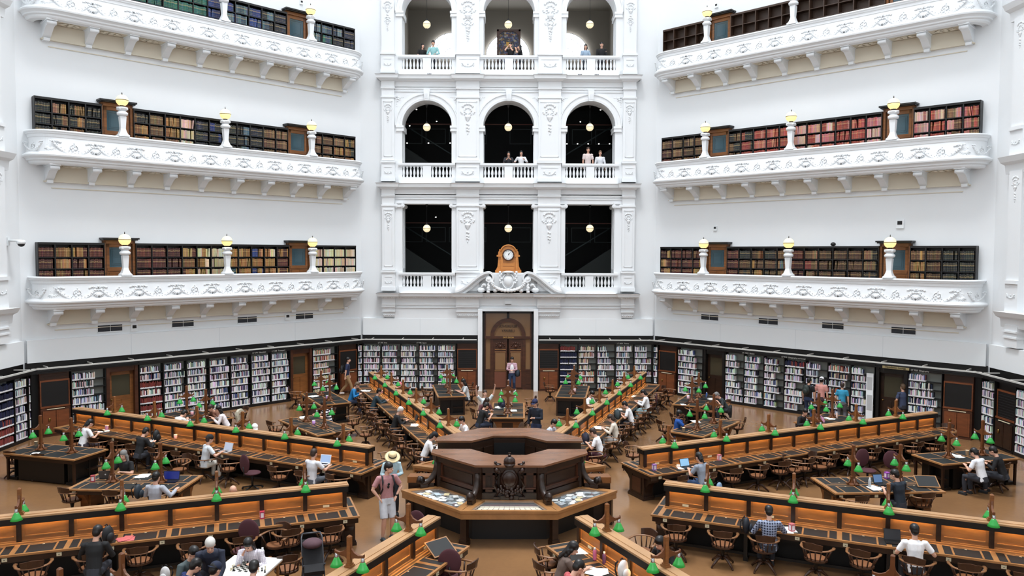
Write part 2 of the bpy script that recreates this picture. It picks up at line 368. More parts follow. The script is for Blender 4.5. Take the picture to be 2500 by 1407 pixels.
def cornice(z0, z1, dent=True):
    """moulded cornice whose top breaks forward over every pilaster"""
    prof = [(0, z0-.38), (.04, z0-.38), (.05, z0-.3), (0.02, z0-.28), (.02, z0-.02), (.1, z0), (.16, z0+.05), (.3, z0+.08), (.33, z1-.04), (.38, z1), (0, z1)]
    m = MB()
    for (xa, xb, f) in [(-6.06, 6.06, .13)]+[(a, b, .29) for a, b in PIL]:
        e = 0 if f < .2 else 1
        vs = []; n = len(prof)
        for s_ in (0, 1):
            for d, z in prof:
                x = xa-d*e*.7 if s_ == 0 else xb+d*e*.7
                if not e: x = xa-d*.7 if s_ == 0 else xb+d*.7
                vs.append((x, -f-d, z))
        fs = [(i, (i+1) % n, n+(i+1) % n, n+i) for i in range(n-1)]+[tuple(range(n)), tuple(range(2*n-1, n-1, -1))]
        m.add(vs, fs); m.box(xa, -f, z0-.38, xb, 0, z1)
        # end returns
        m.add([(xa-d*.7, -f-d, z) for d, z in prof]+[(xa-d*.7, 0, z) for d, z in prof], [(i, i+1, n+i+1, n+i) for i in range(n-1)])
        m.add([(xb+d*.7, -f-d, z) for d, z in prof]+[(xb+d*.7, 0, z) for d, z in prof], [(i, i+1, n+i+1, n+i) for i in range(n-1)])
    if dent:
        for k in range(150): x = -6.1+12.2*k/149; f = .29 if any(a-.05 < x < b+.05 for a, b in PIL) else .13; m.box(x-.022, -f-.15, z0, x+.022, -f, z0+.06)
    trim(m)
cornice(4.5, 4.74); cornice(9.73, 9.99, False); cornice(14.85, 15.1, False)
# architrave lines between pilasters under each cornice
for z in (9.25, 14.35):
    m = MB(); m.box(-5.5, PY-.04, z, 5.5, 0, z+.05); m.box(-5.5, PY-.02, z+.2, 5.5, 0, z+.24); trim(m)
m = MB(); m.box(-5.5, PY-.04, 4.0, -1.2, 0, 4.05); m.box(1.2, PY-.04, 4.0, 5.5, 0, 4.05); m.box(-5.5, PY-.05, 4.14, 5.5, 0, 4.2); trim(m)
for (xa, xb) in PIL:                       # corbels below the lowest cornice
    m = MB(); m.box(xa, -.28, 4.1, xb, 0, 4.45); m.box(xa-.03, -.33, 4.05, xb+.03, 0, 4.11); m.box(xa, -.24, 3.85, xb, 0, 4.05); m.box(xa-.02, -.28, 3.82, xb+.02, 0, 3.86); m.box(xa+.02, -.2, 3.62, xb-.02, 0, 3.82)
    n = int((xb-xa)/.09)
    for k in range(n): x = xa+.06+(xb-xa-.12)*k/(n-1); m.ball((x, -.2, 3.66), .035, 6, 4)
    m.box(xa+.02, -.16, 3.55, xb-.02, 0, 3.62); trim(m)
for k, (a, b) in enumerate(BX):            # archivolts, keystones and imposts of the middle storey
    xc = (a+b)/2; r = (b-a)/2
    for zs, big in ((12.75, 1), (18.15, 1)):
        m = MB(); n = 28; prof = [(0, .0), (.0, .06), (.1, .07), (.12, .04), (.26, .05), (.28, .09), (.33, .09), (.35, 0)]
        vs = [(xc-(r+d)*cos(pi*j/n), PY-h, zs+(1.2+d)*sin(pi*j/n)) for j in range(n+1) for d, h in prof]; q = len(prof)
        m.add(vs, [(j*q+i, j*q+i+1, (j+1)*q+i+1, (j+1)*q+i) for j in range(n) for i in range(q-1)])
        m.prism([(xc-.1, zs+1.17), (xc+.1, zs+1.17), (xc+.15, zs+1.68), (xc-.15, zs+1.68)], 'y', PY-.2, PY)
        for j in range(3): m.box(xc-.08+.06*j, PY-.23, zs+1.25, xc-.05+.06*j, PY-.2, zs+1.5)
        for sx in (-1, 1):                 # impost blocks wrap into the reveal
            xe = xc+sx*r; lo, hi = sorted((xe-sx*.08, xe+sx*(.3 if k != 1 or True else .2)))
            m.box(lo, PY-.09, zs-.1, hi, .9, zs); m.box(min(lo+.02, hi), PY-.06, zs-.2, hi-.0, .88, zs-.1); m.box(lo+.01, PY-.07, zs-.26, hi, .89, zs-.2)
        trim(m)
        if zs < 15:
            m = MB()
            for sx in (-1, 1):
                x0 = xc+sx*(r+.26); zz = 14.1
                mm_ = MB(); relief(mm_, 'spandrel', 0, 0, PY-.01, .8)
                m.add([(x0-sx*p[0], p[1], zz+p[2]) for p in mm_.v], mm_.f, 0, True)
            m.build('relief', WHITE, bpy.data.objects['trim_%d' % (tn-1)])
    # ionic caps of the lowest storey
    m = MB()
    for sx in (-1, 1):
        xe = xc+sx*r; m.box(min(xe-sx*.04, xe+sx*.33), PY-.1, 9.03, max(xe-sx*.04, xe+sx*.33), .9, 9.1)
        for y in (PY-.08,):
            for dx in (-.02, .3):
                m.prism([(xe+sx*dx+.1*cos(2*pi*j/14), 8.93+.1*sin(2*pi*j/14)) for j in range(14)], 'y', y-.03, .9 if dx < 0 else 0)
                m.prism([(xe+sx*dx+.045*cos(2*pi*j/10), 8.93+.045*sin(2*pi*j/10)) for j in range(10)], 'y', y-.06, y-.03)
        m.box(min(xe+sx*.03, xe+sx*.27), PY-.08, 8.86, max(xe+sx*.03, xe+sx*.27), 0, 8.98)
    trim(m)
    m = MB()                               # reveal mouldings on the jambs
    for zf_, zt_ in ((5.75, 8.8), (10.9, 12.5), (16.05, 17.9)):
        for sx in (-1, 1):
            xe = xc+sx*(r-.006)
            for yy in (.1, .55): m.box(min(xe, xe-sx*.02), yy, zf_+.15, max(xe, xe-sx*.02), yy+.03, zt_-.1)
    trim(m)
# ---- balustrades
bal = MB(); bal.lathe([(.05, 0), (.05, .05), (.03, .07), (.055, .14), (.065, .2), (.05, .3), (.028, .4), (.03, .44), (.05, .46), (.05, .52)], seg=8); BALME = None
for li, zf in enumerate((4.74, 9.99, 15.1)):
    for k, (a, b) in enumerate(BX):
        if li == 0 and k == 1: continue
        t = thing('balustrade', 'white plaster balustrade with paired groups of balusters, %s bay, %s storey of the portal' % (('left', 'centre', 'right')[k], ('lowest', 'middle', 'top')[li]), 'balustrade', M=WM[0] @ Matrix.Translation(((a+b)/2, PY, zf)))
        w = (b-a)/2+.18; m = MB(); m.box(-w, -.12, .88, w, .12, .98); m.box(-w, -.08, .82, w, .08, .88); m.build('handrail', WHITE, t)
        m = MB(); m.box(-w, -.1, .0, w, .1, .3); m.box(-.2, -.09, .3, .2, .09, .82); m.build('base', WHITE, t)
        for sx in (-1, 1):
            for j in range(6):
                x = sx*(.27+j*.17)
                if BALME is None: o = bal.build('baluster', WHITE, t, loc=(x, 0, .3)); BALME = o.data
                else: o = put('baluster', BALME, t, loc=(x, 0, .3))
# ---- pediment over the door
m = MB(); sn = 26
def scurve(t):  # 0..1 from the outer foot to the crown of the volute
    return 2.55-1.62*t, 4.78+.92*(3*t*t-2*t*t*t)
SPT = [scurve(j/sn) for j in range(sn+1)]; VC = (.93, 5.46)
for sx in (-1, 1):
    SP2 = SPT+[(VC[0]-(.24-.05*a)*sin(a), VC[1]+(.24-.05*a)*cos(a)) for a in [k*.22 for k in range(1, 17)]]
    for (d0, d1, y, P_) in ((0, .1, -.5, SP2), (-.06, .0, -.42, SPT), (-.2, -.06, -.34, SPT)):
        vs = []
        for k, (x, z) in enumerate(P_):
            a_, b_ = P_[max(k-1, 0)], P_[min(k+1, len(P_)-1)]; tx, tz = b_[0]-a_[0], b_[1]-a_[1]; l_ = hypot(tx, tz); nx, nz = tz/l_, -tx/l_
            for d, yy in ((d0, PY-.05+y), (d1, PY-.05+y), (d1, PY), (d0, PY)): vs.append((sx*(x+nx*d), yy, z+nz*d))
        m.add(vs, [(j*4+i, j*4+(i+1) % 4, (j+1)*4+(i+1) % 4, (j+1)*4+i) for j in range(len(P_)-1) for i in range(4)], 0, False)
        m.add(vs[-4:], [(0, 1, 2, 3)])
    for j in range(30):
        x, z = scurve(.2+.72*j/29); m.box(sx*x-.015, PY-.43, z-.2, sx*x+.015, PY-.3, z-.11)
o = trim(m)
m = MB()
for sx in (-1, 1):
    m.prism([(sx*.93+.15*cos(2*pi*j/16), 5.42+.15*sin(2*pi*j/16)) for j in range(16)], 'y', PY-.52, PY); m.ball((sx*.93, PY-.52, 5.42), .09, 12, 8, 0, 1, .5, 1)
    for k in range(6): m.ball((sx*(.93+.02*(k % 2)), PY-.5, 5.25-.085*k), .05+.014*k if k < 4 else .09, 8, 5)
    m.ball((sx*.93, PY-.5, 4.84), .07, 8, 5)
    for k in range(9):
        a = k*.7; m.ball((sx*(1.08+.045*k), PY-.35, 5.12-.02*k+.08*sin(a)), .075-.005*k, 7, 5)
    m.ball((sx*.62, PY-.45, 4.9), .12, 8, 5); m.ball((sx*1.3, PY-.3, 4.9), .13, 8, 5, 0, 1.6)
    for k in range(6): m.ball((sx*(.34+.05*(k % 2)), PY-.35, 5.25+.1*k), .07, 7, 5)
for k in range(17):
    a = pi+pi*k/16; m.ball((.78*cos(a), PY-.52, 5.3+.42*sin(a)), .075+.02*sin(-a), 8, 5)
    m.ball((.7*cos(a), PY-.56, 5.26+.4*sin(a)), .05, 7, 5)
m.ball((0, PY-.35, 5.33), .3, 20, 12, 0, .85, .5, 1.15); m.ball((0, PY-.45, 5.33), .22, 20, 12, 0, .85, .5, 1.15)
m.tube([(.28*cos(2*pi*j/24), PY-.42, 5.33+.36*sin(2*pi*j/24)) for j in range(25)], .035, 6)
m.lathe([(.28, 0), (.3, .06), (.1, .1)], c=(0, PY-.3, 5.72), seg=16); m.ball((0, PY-.45, 5.68), .09, 8, 6)
m.box(-.2, PY-.3, 5.62, .2, PY, 5.7); m.box(-2.0, PY-.12, 4.74, 2.0, PY, 4.86)
m.box(-1.25, PY-.12, 4.74, 1.25, PY+.05, 5.7); m.prism([(-1.9, 4.8), (-1.25, 4.8), (-1.25, 5.25)], 'y', PY-.1, PY); m.prism([(1.9, 4.8), (1.25, 5.25), (1.25, 4.8)], 'y', PY-.1, PY); m.box(-1.4, PY-.13, 5.62, 1.4, PY+.12, 5.72)
tag(m.build('cartouche', WHITE, M=WM[0]), 'white plaster cartouche with oval boss and hanging garland above the entrance door', 'cartouche')
m = MB(); m.box(-.16, PY-.16, 4.2, .16, PY, 4.36); m.box(-.15, PY-.162, 4.2, .15, PY-.1, 4.22, 1)
tag(m.build('exit_light', [PANELW, BLACKM], M=WM[0]), 'small white emergency light box fixed above the entrance door', 'emergency light')
# ---- clock
t = thing('mantel_clock', 'large golden oak clock standing on the ledge above the entrance door', 'clock', M=WM[0] @ Matrix.Translation((0, .15, 5.72)))
def U0(px): return uz(px, 600, 0, .1)[0]
m = MB(); m.box(-.63, -.3, 0, .63, .3, .13); m.prism([(-.6, .13), (.6, .13), (.52, .3), (.48, .78), (-.48, .78), (-.52, .3)], 'y', -.2, .25)
m.box(-.56, -.27, .78, .56, .28, .86)
m.prism([(-.5, .86), (.5, .86), (.48, 1.02), (.44, 1.06), (.44, 1.14), (.36, 1.14)]+[(.33*cos(pi*j/12), 1.06+.25*sin(pi*j/12)) for j in range(13)]+[(-.36, 1.14), (-.44, 1.14), (-.44, 1.06), (-.48, 1.02)], 'y', -.22, .26)
m.box(-.29, -.25, .14, .29, -.19, .3); m.box(-.29, -.24, .33, .29, -.2, .45)
for sx in (-1, 1): m.box(sx*.3-.06 if sx < 0 else .24+.12, -.26, .13, (sx*.3-.06 if sx < 0 else .36)+.1, -.19, .78)
m.tube([(.36*cos(pi*j/12), -.24, 1.03+.3*sin(pi*j/12)) for j in range(13)], .04, 6)
m.build('case', CLOCKW, t)
m = MB(); m.tube([(.26*cos(2*pi*j/28), -.29, .86+.26*sin(2*pi*j/28)) for j in range(29)], .035, 7); m.build('bezel', REDW, t)
m = MB(); m.prism([(.235*cos(2*pi*j/28), .86+.235*sin(2*pi*j/28)) for j in range(28)], 'y', -.3, -.2); m.build('dial', PANELW, t)
for j, s_ in enumerate(['I', 'II', 'III', 'IV', 'V', 'VI', 'VII', 'VIII', 'IX', 'X', 'XI', 'XII']):
    a = pi/2-(j+1)*pi/6; text(s_, TR(.185*cos(a), -.305, .86+.185*sin(a)), .06, BLACKM, t, 'numeral')
m = MB(); m.tube([(0, -.31, .86), (.1, -.31, 1.0)], [.012, .004], 5); m.build('minute_hand', BLACKM, t)
m = MB(); m.tube([(0, -.312, .86), (.03, -.312, .95)], [.014, .006], 5); m.build('hour_hand', BLACKM, t)
# ---- pendant globes
def globe_mb(r=.22):
    a = MB(); a.ball((0, 0, 0), r, 20, 12); b_ = MB(); b_.lathe([(r*1.02, -.012), (r*1.04, 0), (r*1.02, .012)], seg=20)
    return a, b_
for li, (zs, py) in enumerate(((9.02, 558), (13.8, 311), (19.4, 60))):
    for k, px in enumerate((1042, 1241, 1440)):
        u, z = uz(px, py, 0, .25); t = thing('pendant_lamp', 'opal glass globe pendant in the %s opening of the %s storey' % (('left', 'centre', 'right')[k], ('lowest', 'middle arched', 'top')[li]), 'pendant lamp', M=WM[0] @ Matrix.Translation((u, .25, z)))
        m = MB(); m.ball((0, 0, 0), .185, 20, 12); m.build('globe', GLOBE, t)
        m = MB(); m.lathe([(.188, -.008), (.192, 0), (.188, .008)], seg=20); m.build('band', BRASS, t)
        m = MB(); m.lathe([(.03, .18), (.07, .2), (.03, .25), (.012, .3)], seg=10); m.tube([(0, 0, .25), (0, 0, zs-z-.12)], .008, 5); m.lathe([(.01, zs-z-.14), (.05, zs-z-.04), (.06, zs-z)], seg=8); m.build('rod', BLACKM, t)
        m = MB(); m.lathe([(.02, -.2), (.025, -.18), (.01, -.17)], seg=8); m.build('finial', BLACKM, t)
# ---- entrance door
t = struct(MB().box(-1.22, .05, 0, -1.14, .3, 3.85).box(1.14, .05, 0, 1.22, .3, 3.85).box(-1.22, .05, 3.74, 1.22, .3, 3.86).box(-.06, .05, 3.5, .06, .2, 3.8).build('door_1', BLACKW, M=WM[0]))
m = MB(); n = 24; r1, r0 = .86, .68; zc_ = 2.62
pts = [(r1*cos(pi*j/n), zc_+r1*1.02*sin(pi*j/n)) for j in range(n+1)]+[(-r0*cos(pi*j/n), zc_+r0*1.02*sin(pi*j/n)) for j in range(n+1)]
for j in range(n):
    a0, a1 = pi*j/n, pi*(j+1)/n
    m.add([(r*cos(a), y, zc_+r*1.02*sin(a)) for a in (a0, a1) for r in (r0, r1) for y in (.06, .2)], [(0, 2, 6, 4), (0, 1, 5, 4), (2, 3, 7, 6)], 0)
m.box(-1.14, .04, 2.5, 1.14, .2, 2.62); m.box(-.86, .08, 0, -.72, .2, 2.5); m.box(.72, .08, 0, .86, .2, 2.5); m.box(-1.14, .08, 0, -1.08, .2, 3.74); m.box(1.08, .08, 0, 1.14, .2, 3.74)
for sx in (-1, 1):
    lo, hi = sorted((sx*.86, sx*1.08)); m.box(lo, .09, 0, hi, .18, .95); m.box(lo+.04, .06, .3, hi-.04, .1, .75); m.box(lo, .05, .12, hi, .1, .22); m.box(lo, .05, .92, hi, .12, 1.0)
m.build('door_frame', REDW, t)
m = MB(); m.box(-1.12, .14, 1.0, -.84, .16, 3.72); m.box(.84, .14, 1.0, 1.12, .16, 3.72); m.box(-1.12, .16, 2.6, 1.12, .18, 3.74); m.build('glass', GLASSB, t)
m = MB()
for sx in (-1, 1):
    lo, hi = sorted((sx*.03, sx*.72)); m.box(lo, .12, 0.03, hi, .18, 2.5)
    m.box(lo+.08, .09, 1.95, hi-.08, .13, 1.98, 1); m.box(lo+.08, .09, 1.83, hi-.08, .13, 1.86, 1); m.box(lo+.08, .09, .9, hi-.08, .13, .93, 1)
    m.box(lo+.1, .1, .97, hi-.1, .125, 1.8, 2); m.box(lo+.07, .1, .1, hi-.07, .125, .86, 3)
    for j in range(7): a = pi*j/6; m.ball(((lo+hi)/2+.2*cos(a), .1, 2.15+.14*sin(a)), .045, 7, 5, 0)
    m.ball(((lo+hi)/2, .1, 2.12), .09, 8, 6, 0)
m.build('door_leaves', [REDW, OAKL, GLASSB, mat('copper_kick_plate', (112, 66, 48), .45)], t)
m = MB(); m.tube([(-.05, .06, 1.05), (-.05, .06, 1.35)], .015, 6); m.build('handle', BRASS, t)
text('REFERENCE', TR(0, .12, 3.1), .17, BLACKM, t, ext=.002, mirror=True); text('LIBRARY', TR(0, .12, 2.88), .17, BLACKM, t, ext=.002, mirror=True)
text('EXIT DOOR', TR(.02, .03, 2.56), .1, mat('gold_lettering', (214, 170, 90), .5), t)
# ------------------------------------------------------------------ balconies
SIDE = {-1: 'left', 1: 'right'}
LVL = ('lowest', 'middle', 'top')
RZ = (5.78, 10.93, 15.97)
swag = MB()
for k in range(23):
    a = -1+2*k/22; x = a*.6; z = -.3+.34*a*a; swag.ball((x, -.02, z-.02), .052+.014*(1-abs(a)), 6, 4, 0, 1, .7, 1)
    if k % 2: swag.ball((x+.02, -.045, z+.03), .028, 5, 4)
for sx in (-1, 1):
    for k in range(3): swag.ball((sx*(.68-.0), -.03, .1-.0*k), .03, 6, 4)
    for k in range(4):
        a = k*.55; x = sx*(.42+.08*k); swag.ball((x, -.02, .1+.035*sin(a*2)), .035, 6, 4); swag.tube([(x-.03, -.02, .07), (x, -.03, .13+.02*(k % 2)), (x+.035, -.02, .09)], .013, 5)
for k in range(6): swag.ball((.05*(1 if k % 2 else -1)*(1-.12*k), -.02, -.18+.055*k), .04-.003*k, 6, 4)
for sx in (-1, 1):
    swag.tube([(sx*.03, -.02, -.16), (sx*.12, -.03, -.1), (sx*.1, -.02, .0), (sx*.03, -.02, .04)], .018, 5); swag.ball((sx*.15, -.02, -.17), .025, 5, 4)
shell = MB()
for k in range(7):
    a = -pi/2+(k-3)*.38; shell.tube([(0, -.02, -.08), (.1*cos(a), -.045, -.08+.1*sin(a)), (.19*cos(a), -.03, -.1+.17*sin(a))], [.02, .035, .02], 5)
for k in range(5): shell.ball((.045*(k-2), -.03, .0+.02*(k % 2)), .03, 6, 4)
shell.ball((0, -.03, .14), .045, 6, 4)
SWAGME = SHELLME = BRKME = None
brk = MB(); prf = [(0, 0), (-.8, 0), (-.84, -.06), (-.84, -.13), (-.76, -.17), (-.62, -.19), (-.45, -.28), (-.25, -.42), (-.12, -.5), (0, -.52)]
brk.prism([(y, z) for y, z in prf], 'x', -.13, .13); brk.box(-.17, -.88, -.02, .17, 0, .04); brk.tube([(-.15, -.8, -.1), (.15, -.8, -.1)], .07, 8)
brk.box(-.1, -.2, -.6, .1, 0, -.5)
prof = [(-.2, -.02), (-.2, 0), (.05, 0), (.08, -.02), (.085, -.05), (.045, -.09), (.04, -.12), (.0, -.15), (-.01, -.24), (-.03, -.26), (-.03, -.28), (.05, -.77), (.07, -.78), (.1, -.81), (.15, -.84), (.165, -.88), (.15, -.93), (.09, -.96), (.04, -1.0), (.03, -1.05), (-.04, -1.08), (-.05, -1.13), (-.1, -1.18), (-.3, -1.2)]
def bpath():
    n = 16; r = .85; out = []; W_, D_ = 6.85, 1.02
    out.append((-W_, 0, -1, 0)); out.append((-W_, D_-r, -1, 0))
    for j in range(1, n+1): a = pi/2*j/n; out.append((-W_+r-r*cos(a), D_-r+r*sin(a), -cos(a), sin(a)))
    out.append((W_-r, D_, 0, 1))
    for j in range(1, n+1): a = pi/2*j/n; out.append((W_-r+r*sin(a), D_-r+r*cos(a), sin(a), cos(a)))
    out.append((W_, 0, 1, 0)); return out
LUL = (-3.95, 0, 3.95)
post = MB()
post.lathe([(.27, 0), (.27, .05), (.2, .1), (.15, .2), (.13, .26)], seg=4, sq=True, smooth=False)
post.lathe([(.13, .26), (.12, .3), (.155, .74), (.12, .76)], seg=4, sq=True, smooth=False)
post.lathe([(.1, .76), (.19, .8), (.2, .87), (.15, .92), (.12, .95)], seg=10)
post.lathe([(.12, .95), (.18, 1.0), (.21, 1.04), (.2, 1.08), (.1, 1.1)], seg=8)
for a in range(4): post.ball((.17*cos(pi/4+a*pi/2), .17*sin(pi/4+a*pi/2), 1.02), .05, 6, 4)
lampproto = None
def place(cl, M, label):
    return clone(cl, M, label)
for i in (-1, 1):
    for l, zr in enumerate(RZ):
        t = thing('balcony', 'white curved balcony with garland frieze, %s on the %s wall' % (LVL[l], SIDE[i]), 'balcony', M=WM[i] @ Matrix.Translation((0, 0, zr)))
        pth = bpath(); q = len(prof); m = MB(); vs = []
        for (u, d, nu, nd) in pth:
            for o_, z in prof: vs.append((u+nu*o_, -(d+nd*o_), z))
        m.add(vs, [(j*q+a, j*q+a+1, (j+1)*q+a+1, (j+1)*q+a) for j in range(len(pth)-1) for a in range(q-1)], 0, False)
        for p_ in (0,): pass
        vs = []                                        # inner face
        for (u, d, nu, nd) in pth: vs += [(u-nu*.2, -(d-nd*.2), 0), (u-nu*.2, -(d-nd*.2), -1.0)]
        m.add(vs, [(j*2, j*2+1, j*2+3, j*2+2) for j in range(len(pth)-1)])
        m.build('parapet', WHITE, t)
        m = MB(); m.box(-6.1, -.85, -1.12, 6.1, 0, -1.0); m.build('deck', CREAM, t)
        m = MB(); m.box(-6.15, -.8, -1.19, 6.15, 0, -1.12)
        for k in range(9):                              # low relief rosettes of the soffit
            u = -5.5+1.375*k
            for a in range(8): m.ball((u+.28*cos(a*pi/4), -.45+.14*sin(a*pi/4), -1.21), .07, 6, 4, 0, 1.4, 1, .35)
            m.ball((u, -.45, -1.21), .1, 6, 4, 0, 1, 1, .4)
        m.box(-6.3, -.14, -1.72, 6.3, 0, -1.2); m.box(-6.35, -.16, -1.76, 6.35, 0, -1.72); m.box(-6.1, -.03, -1.98, 6.1, 0, -1.95)
        m.build('soffit', CREAM, t)
        for k in range(10):
            u = -6.18+1.373*k; M_ = TR(u, -.0, -1.2)
            if BRKME is None: o = brk.build('bracket', WHITE, t, M=M_); BRKME = o.data
            else: put('bracket', BRKME, t, M_)
        for k in range(9):
            u = -5.63+1.408*k; M_ = TR(u, -1.02, -.52, rx=-radians(9.5))
            if SWAGME is None: o = swag.build('garland', WHITE, t, M=M_); SWAGME = o.data
            else: put('garland', SWAGME, t, M_)
        for k in range(10):
            u = -6.33+1.408*k; M_ = TR(u, -1.02 if abs(u) < 6 else -.9, -.52, rx=-radians(9.5), rz=0 if abs(u) < 6 else (-1 if u < 0 else 1)*radians(22))
            if SHELLME is None: o = shell.build('shell_drop', WHITE, t, M=M_); SHELLME = o.data
            else: put('shell_drop', SHELLME, t, M_)
        for sx in (-1, 1):
            put('garland', SWAGME, t, TR(sx*6.77, -.55, -.52, rz=sx*radians(68), s=.72))
        # globe lamps on the rail
        for k, u in enumerate(LUL):
            if l == 2 and ((i == -1 and k == 0) or (i == 1 and k == 2)): continue
            pos = {-1: ('outer', 'middle', 'inner'), 1: ('inner', 'middle', 'outer')}[i][k]
            lb = 'opal globe lamp on a white pedestal, %s one on the %s %s balcony' % (pos, LVL[l], SIDE[i])
            M_ = WM[i] @ TR(u, -.94, zr)
            if lampproto is None:
                lt = lampproto = thing('globe_lamp', lb, 'lamp', M=M_)
                post.build('pedestal', WHITE, lt)
                a = MB(); a.ball((0, 0, 1.34), .215, 20, 12)
                o = a.build('globe', [GLOBE, OPAL], lt)
                for p in o.data.polygons: p.material_index = 1 if p.center.z < 1.34 else 0
                a = MB(); a.lathe([(.217, 1.335), (.225, 1.345), (.217, 1.355)], seg=20); a.lathe([(.1, 1.09), (.07, 1.13), (.1, 1.15)], seg=10); a.build('band', mat('dark_bronze', (50, 42, 36), .4, metal=.6), lt)
                a = MB(); a.lathe([(.012, 1.55), (.02, 1.58), (.008, 1.64)], seg=6); a.build('finial', mat('dark_bronze', (50, 42, 36)), lt)
            else: clone(lampproto, M_, lb)
# ------------------------------------------------------------------ books
BOOKS = []   # (wall, u, y, z, w, h, d, lean, colour, style, shelf text)
def pal(name):
    P = {'maroon': [(74, 32, 34), (64, 28, 32), (86, 40, 36)], 'tan': [(150, 108, 62), (132, 92, 50), (168, 130, 82), (110, 76, 44)],
         'cream': [(206, 192, 164), (196, 180, 150), (214, 202, 180), (184, 168, 138)], 'navy': [(24, 32, 50), (20, 28, 40), (28, 40, 62)], 'blue': [(30, 52, 110), (36, 62, 120), (26, 44, 92)],
         'black': [(26, 34, 38), (22, 28, 34), (32, 40, 42)], 'brown': [(104, 78, 56), (92, 66, 46), (118, 90, 66), (84, 58, 42)], 'dbrown': [(66, 44, 34), (58, 40, 30), (74, 52, 38)],
         'pink': [(196, 150, 142), (186, 134, 128), (206, 168, 160), (170, 104, 100)], 'red': [(150, 66, 58), (164, 76, 66), (140, 56, 50), (178, 104, 92)],
         'teal': [(24, 88, 78), (30, 98, 86), (20, 74, 66)], 'slate': [(70, 96, 112), (92, 112, 120), (44, 66, 84)], 'tealblue': [(30, 72, 92), (40, 96, 112)],
         'pop': [(240, 240, 246)]*8+[(206, 204, 212), (190, 196, 206), (206, 204, 200), (96, 98, 120), (44, 48, 80), (34, 36, 44), (84, 104, 150), (128, 66, 78), (196, 176, 160), (88, 128, 136), (214, 206, 190), (60, 58, 72), (30, 34, 46), (206, 194, 196)],
         'warm': [(226, 214, 196)]*3+[(214, 190, 160), (196, 120, 100), (160, 70, 60), (120, 160, 130), (60, 60, 66), (200, 196, 190), (224, 222, 224), (80, 60, 70)],
         'dblue': [(18, 26, 58), (20, 30, 66), (16, 22, 48)], 'rust': [(124, 52, 48), (112, 46, 44), (132, 60, 54)]}
    out = []
    for q in name.split('+'): out += P[q]
    return out
def shelf_books(i, u0, u1, y, z, h, palette, style, where, fill=1., wr=(.035, .06)):
    u = u0+.01; p = pal(palette); end = u0+(u1-u0)*fill-.01; run = 0; c = None
    while u < end:
        w = R.uniform(*wr)
        if u+w > end: break
        if run <= 0 or style == 'pop': c = R.choice(p); run = R.randint(2, 7) if style == 'old' else 1
        run -= 1
        hh = h*(R.uniform(.9, .98) if style == 'old' else R.uniform(.74, 1.0)); ln = 0
        if R.random() < .03: ln = R.choice((-.12, .1)); u += .03
        cc = tuple(max(6, min(250, x*R.uniform(.88, 1.1))) for x in c)
        BOOKS.append((i, u+w/2, y, z, w*.9, hh, R.uniform(.14, .17), ln, cc, style, where)); u += w
        if style == 'old' and R.random() < .02: u += .05
# gallery bookcases and doors
def cols(u0, u1, n): return [(u0+(u1-u0)*k/n, u0+(u1-u0)*(k+1)/n) for k in range(n)]
SEC = [(-6.66, -4.45, 4), (-3.33, 3.16, 11), (4.3, 6.66, 4)]
DOORS = [(-4.45, -3.33), (3.16, 4.3)]
GP = {(-1, 0): [['maroon', 'maroon+tan', 'maroon+tan', 'maroon'], ['maroon', 'maroon', 'maroon', 'tan+maroon', 'cream+tan', 'cream', 'tealblue+tan', 'tan', 'tan+blue', 'tan+cream', 'tan+maroon'], ['cream']*4],
      (-1, 1): [['black', 'black+brown+tan', 'tan+brown+black', 'black'], ['tan+black', 'brown', 'brown+tan', 'cream', 'black+navy', 'blue+black', 'black', 'black+slate', 'navy+black', 'brown', 'brown'], ['brown+tan', 'brown', 'tan+brown', 'tan+black']],
      (-1, 2): [['teal']*4, ['teal', 'teal', 'teal', 'teal', 'teal', 'blue', 'slate+blue', 'slate', 'slate+blue', 'slate+navy', 'navy'], ['slate', 'slate+teal', 'slate+navy', 'navy']],
      (1, 0): [['tan+maroon', 'maroon', 'maroon', 'maroon+tan'], ['maroon', 'black+dbrown', 'dbrown+tan', 'black+dbrown', 'slate+brown', 'maroon', 'rust+brown', 'dbrown', 'dbrown', 'dbrown', 'black+brown'], ['brown+tan', 'dbrown', 'black', 'black']],
      (1, 1): [['brown+maroon', 'brown', 'brown+dbrown', 'brown+tan'], ['black+brown', 'rust+black', 'red', 'red', 'red', 'pink', 'pink+red', 'pink+red', 'red', 'red', 'pink'], ['pink', 'pink+red', 'pink+brown', 'red+brown']]}
doorproto = None
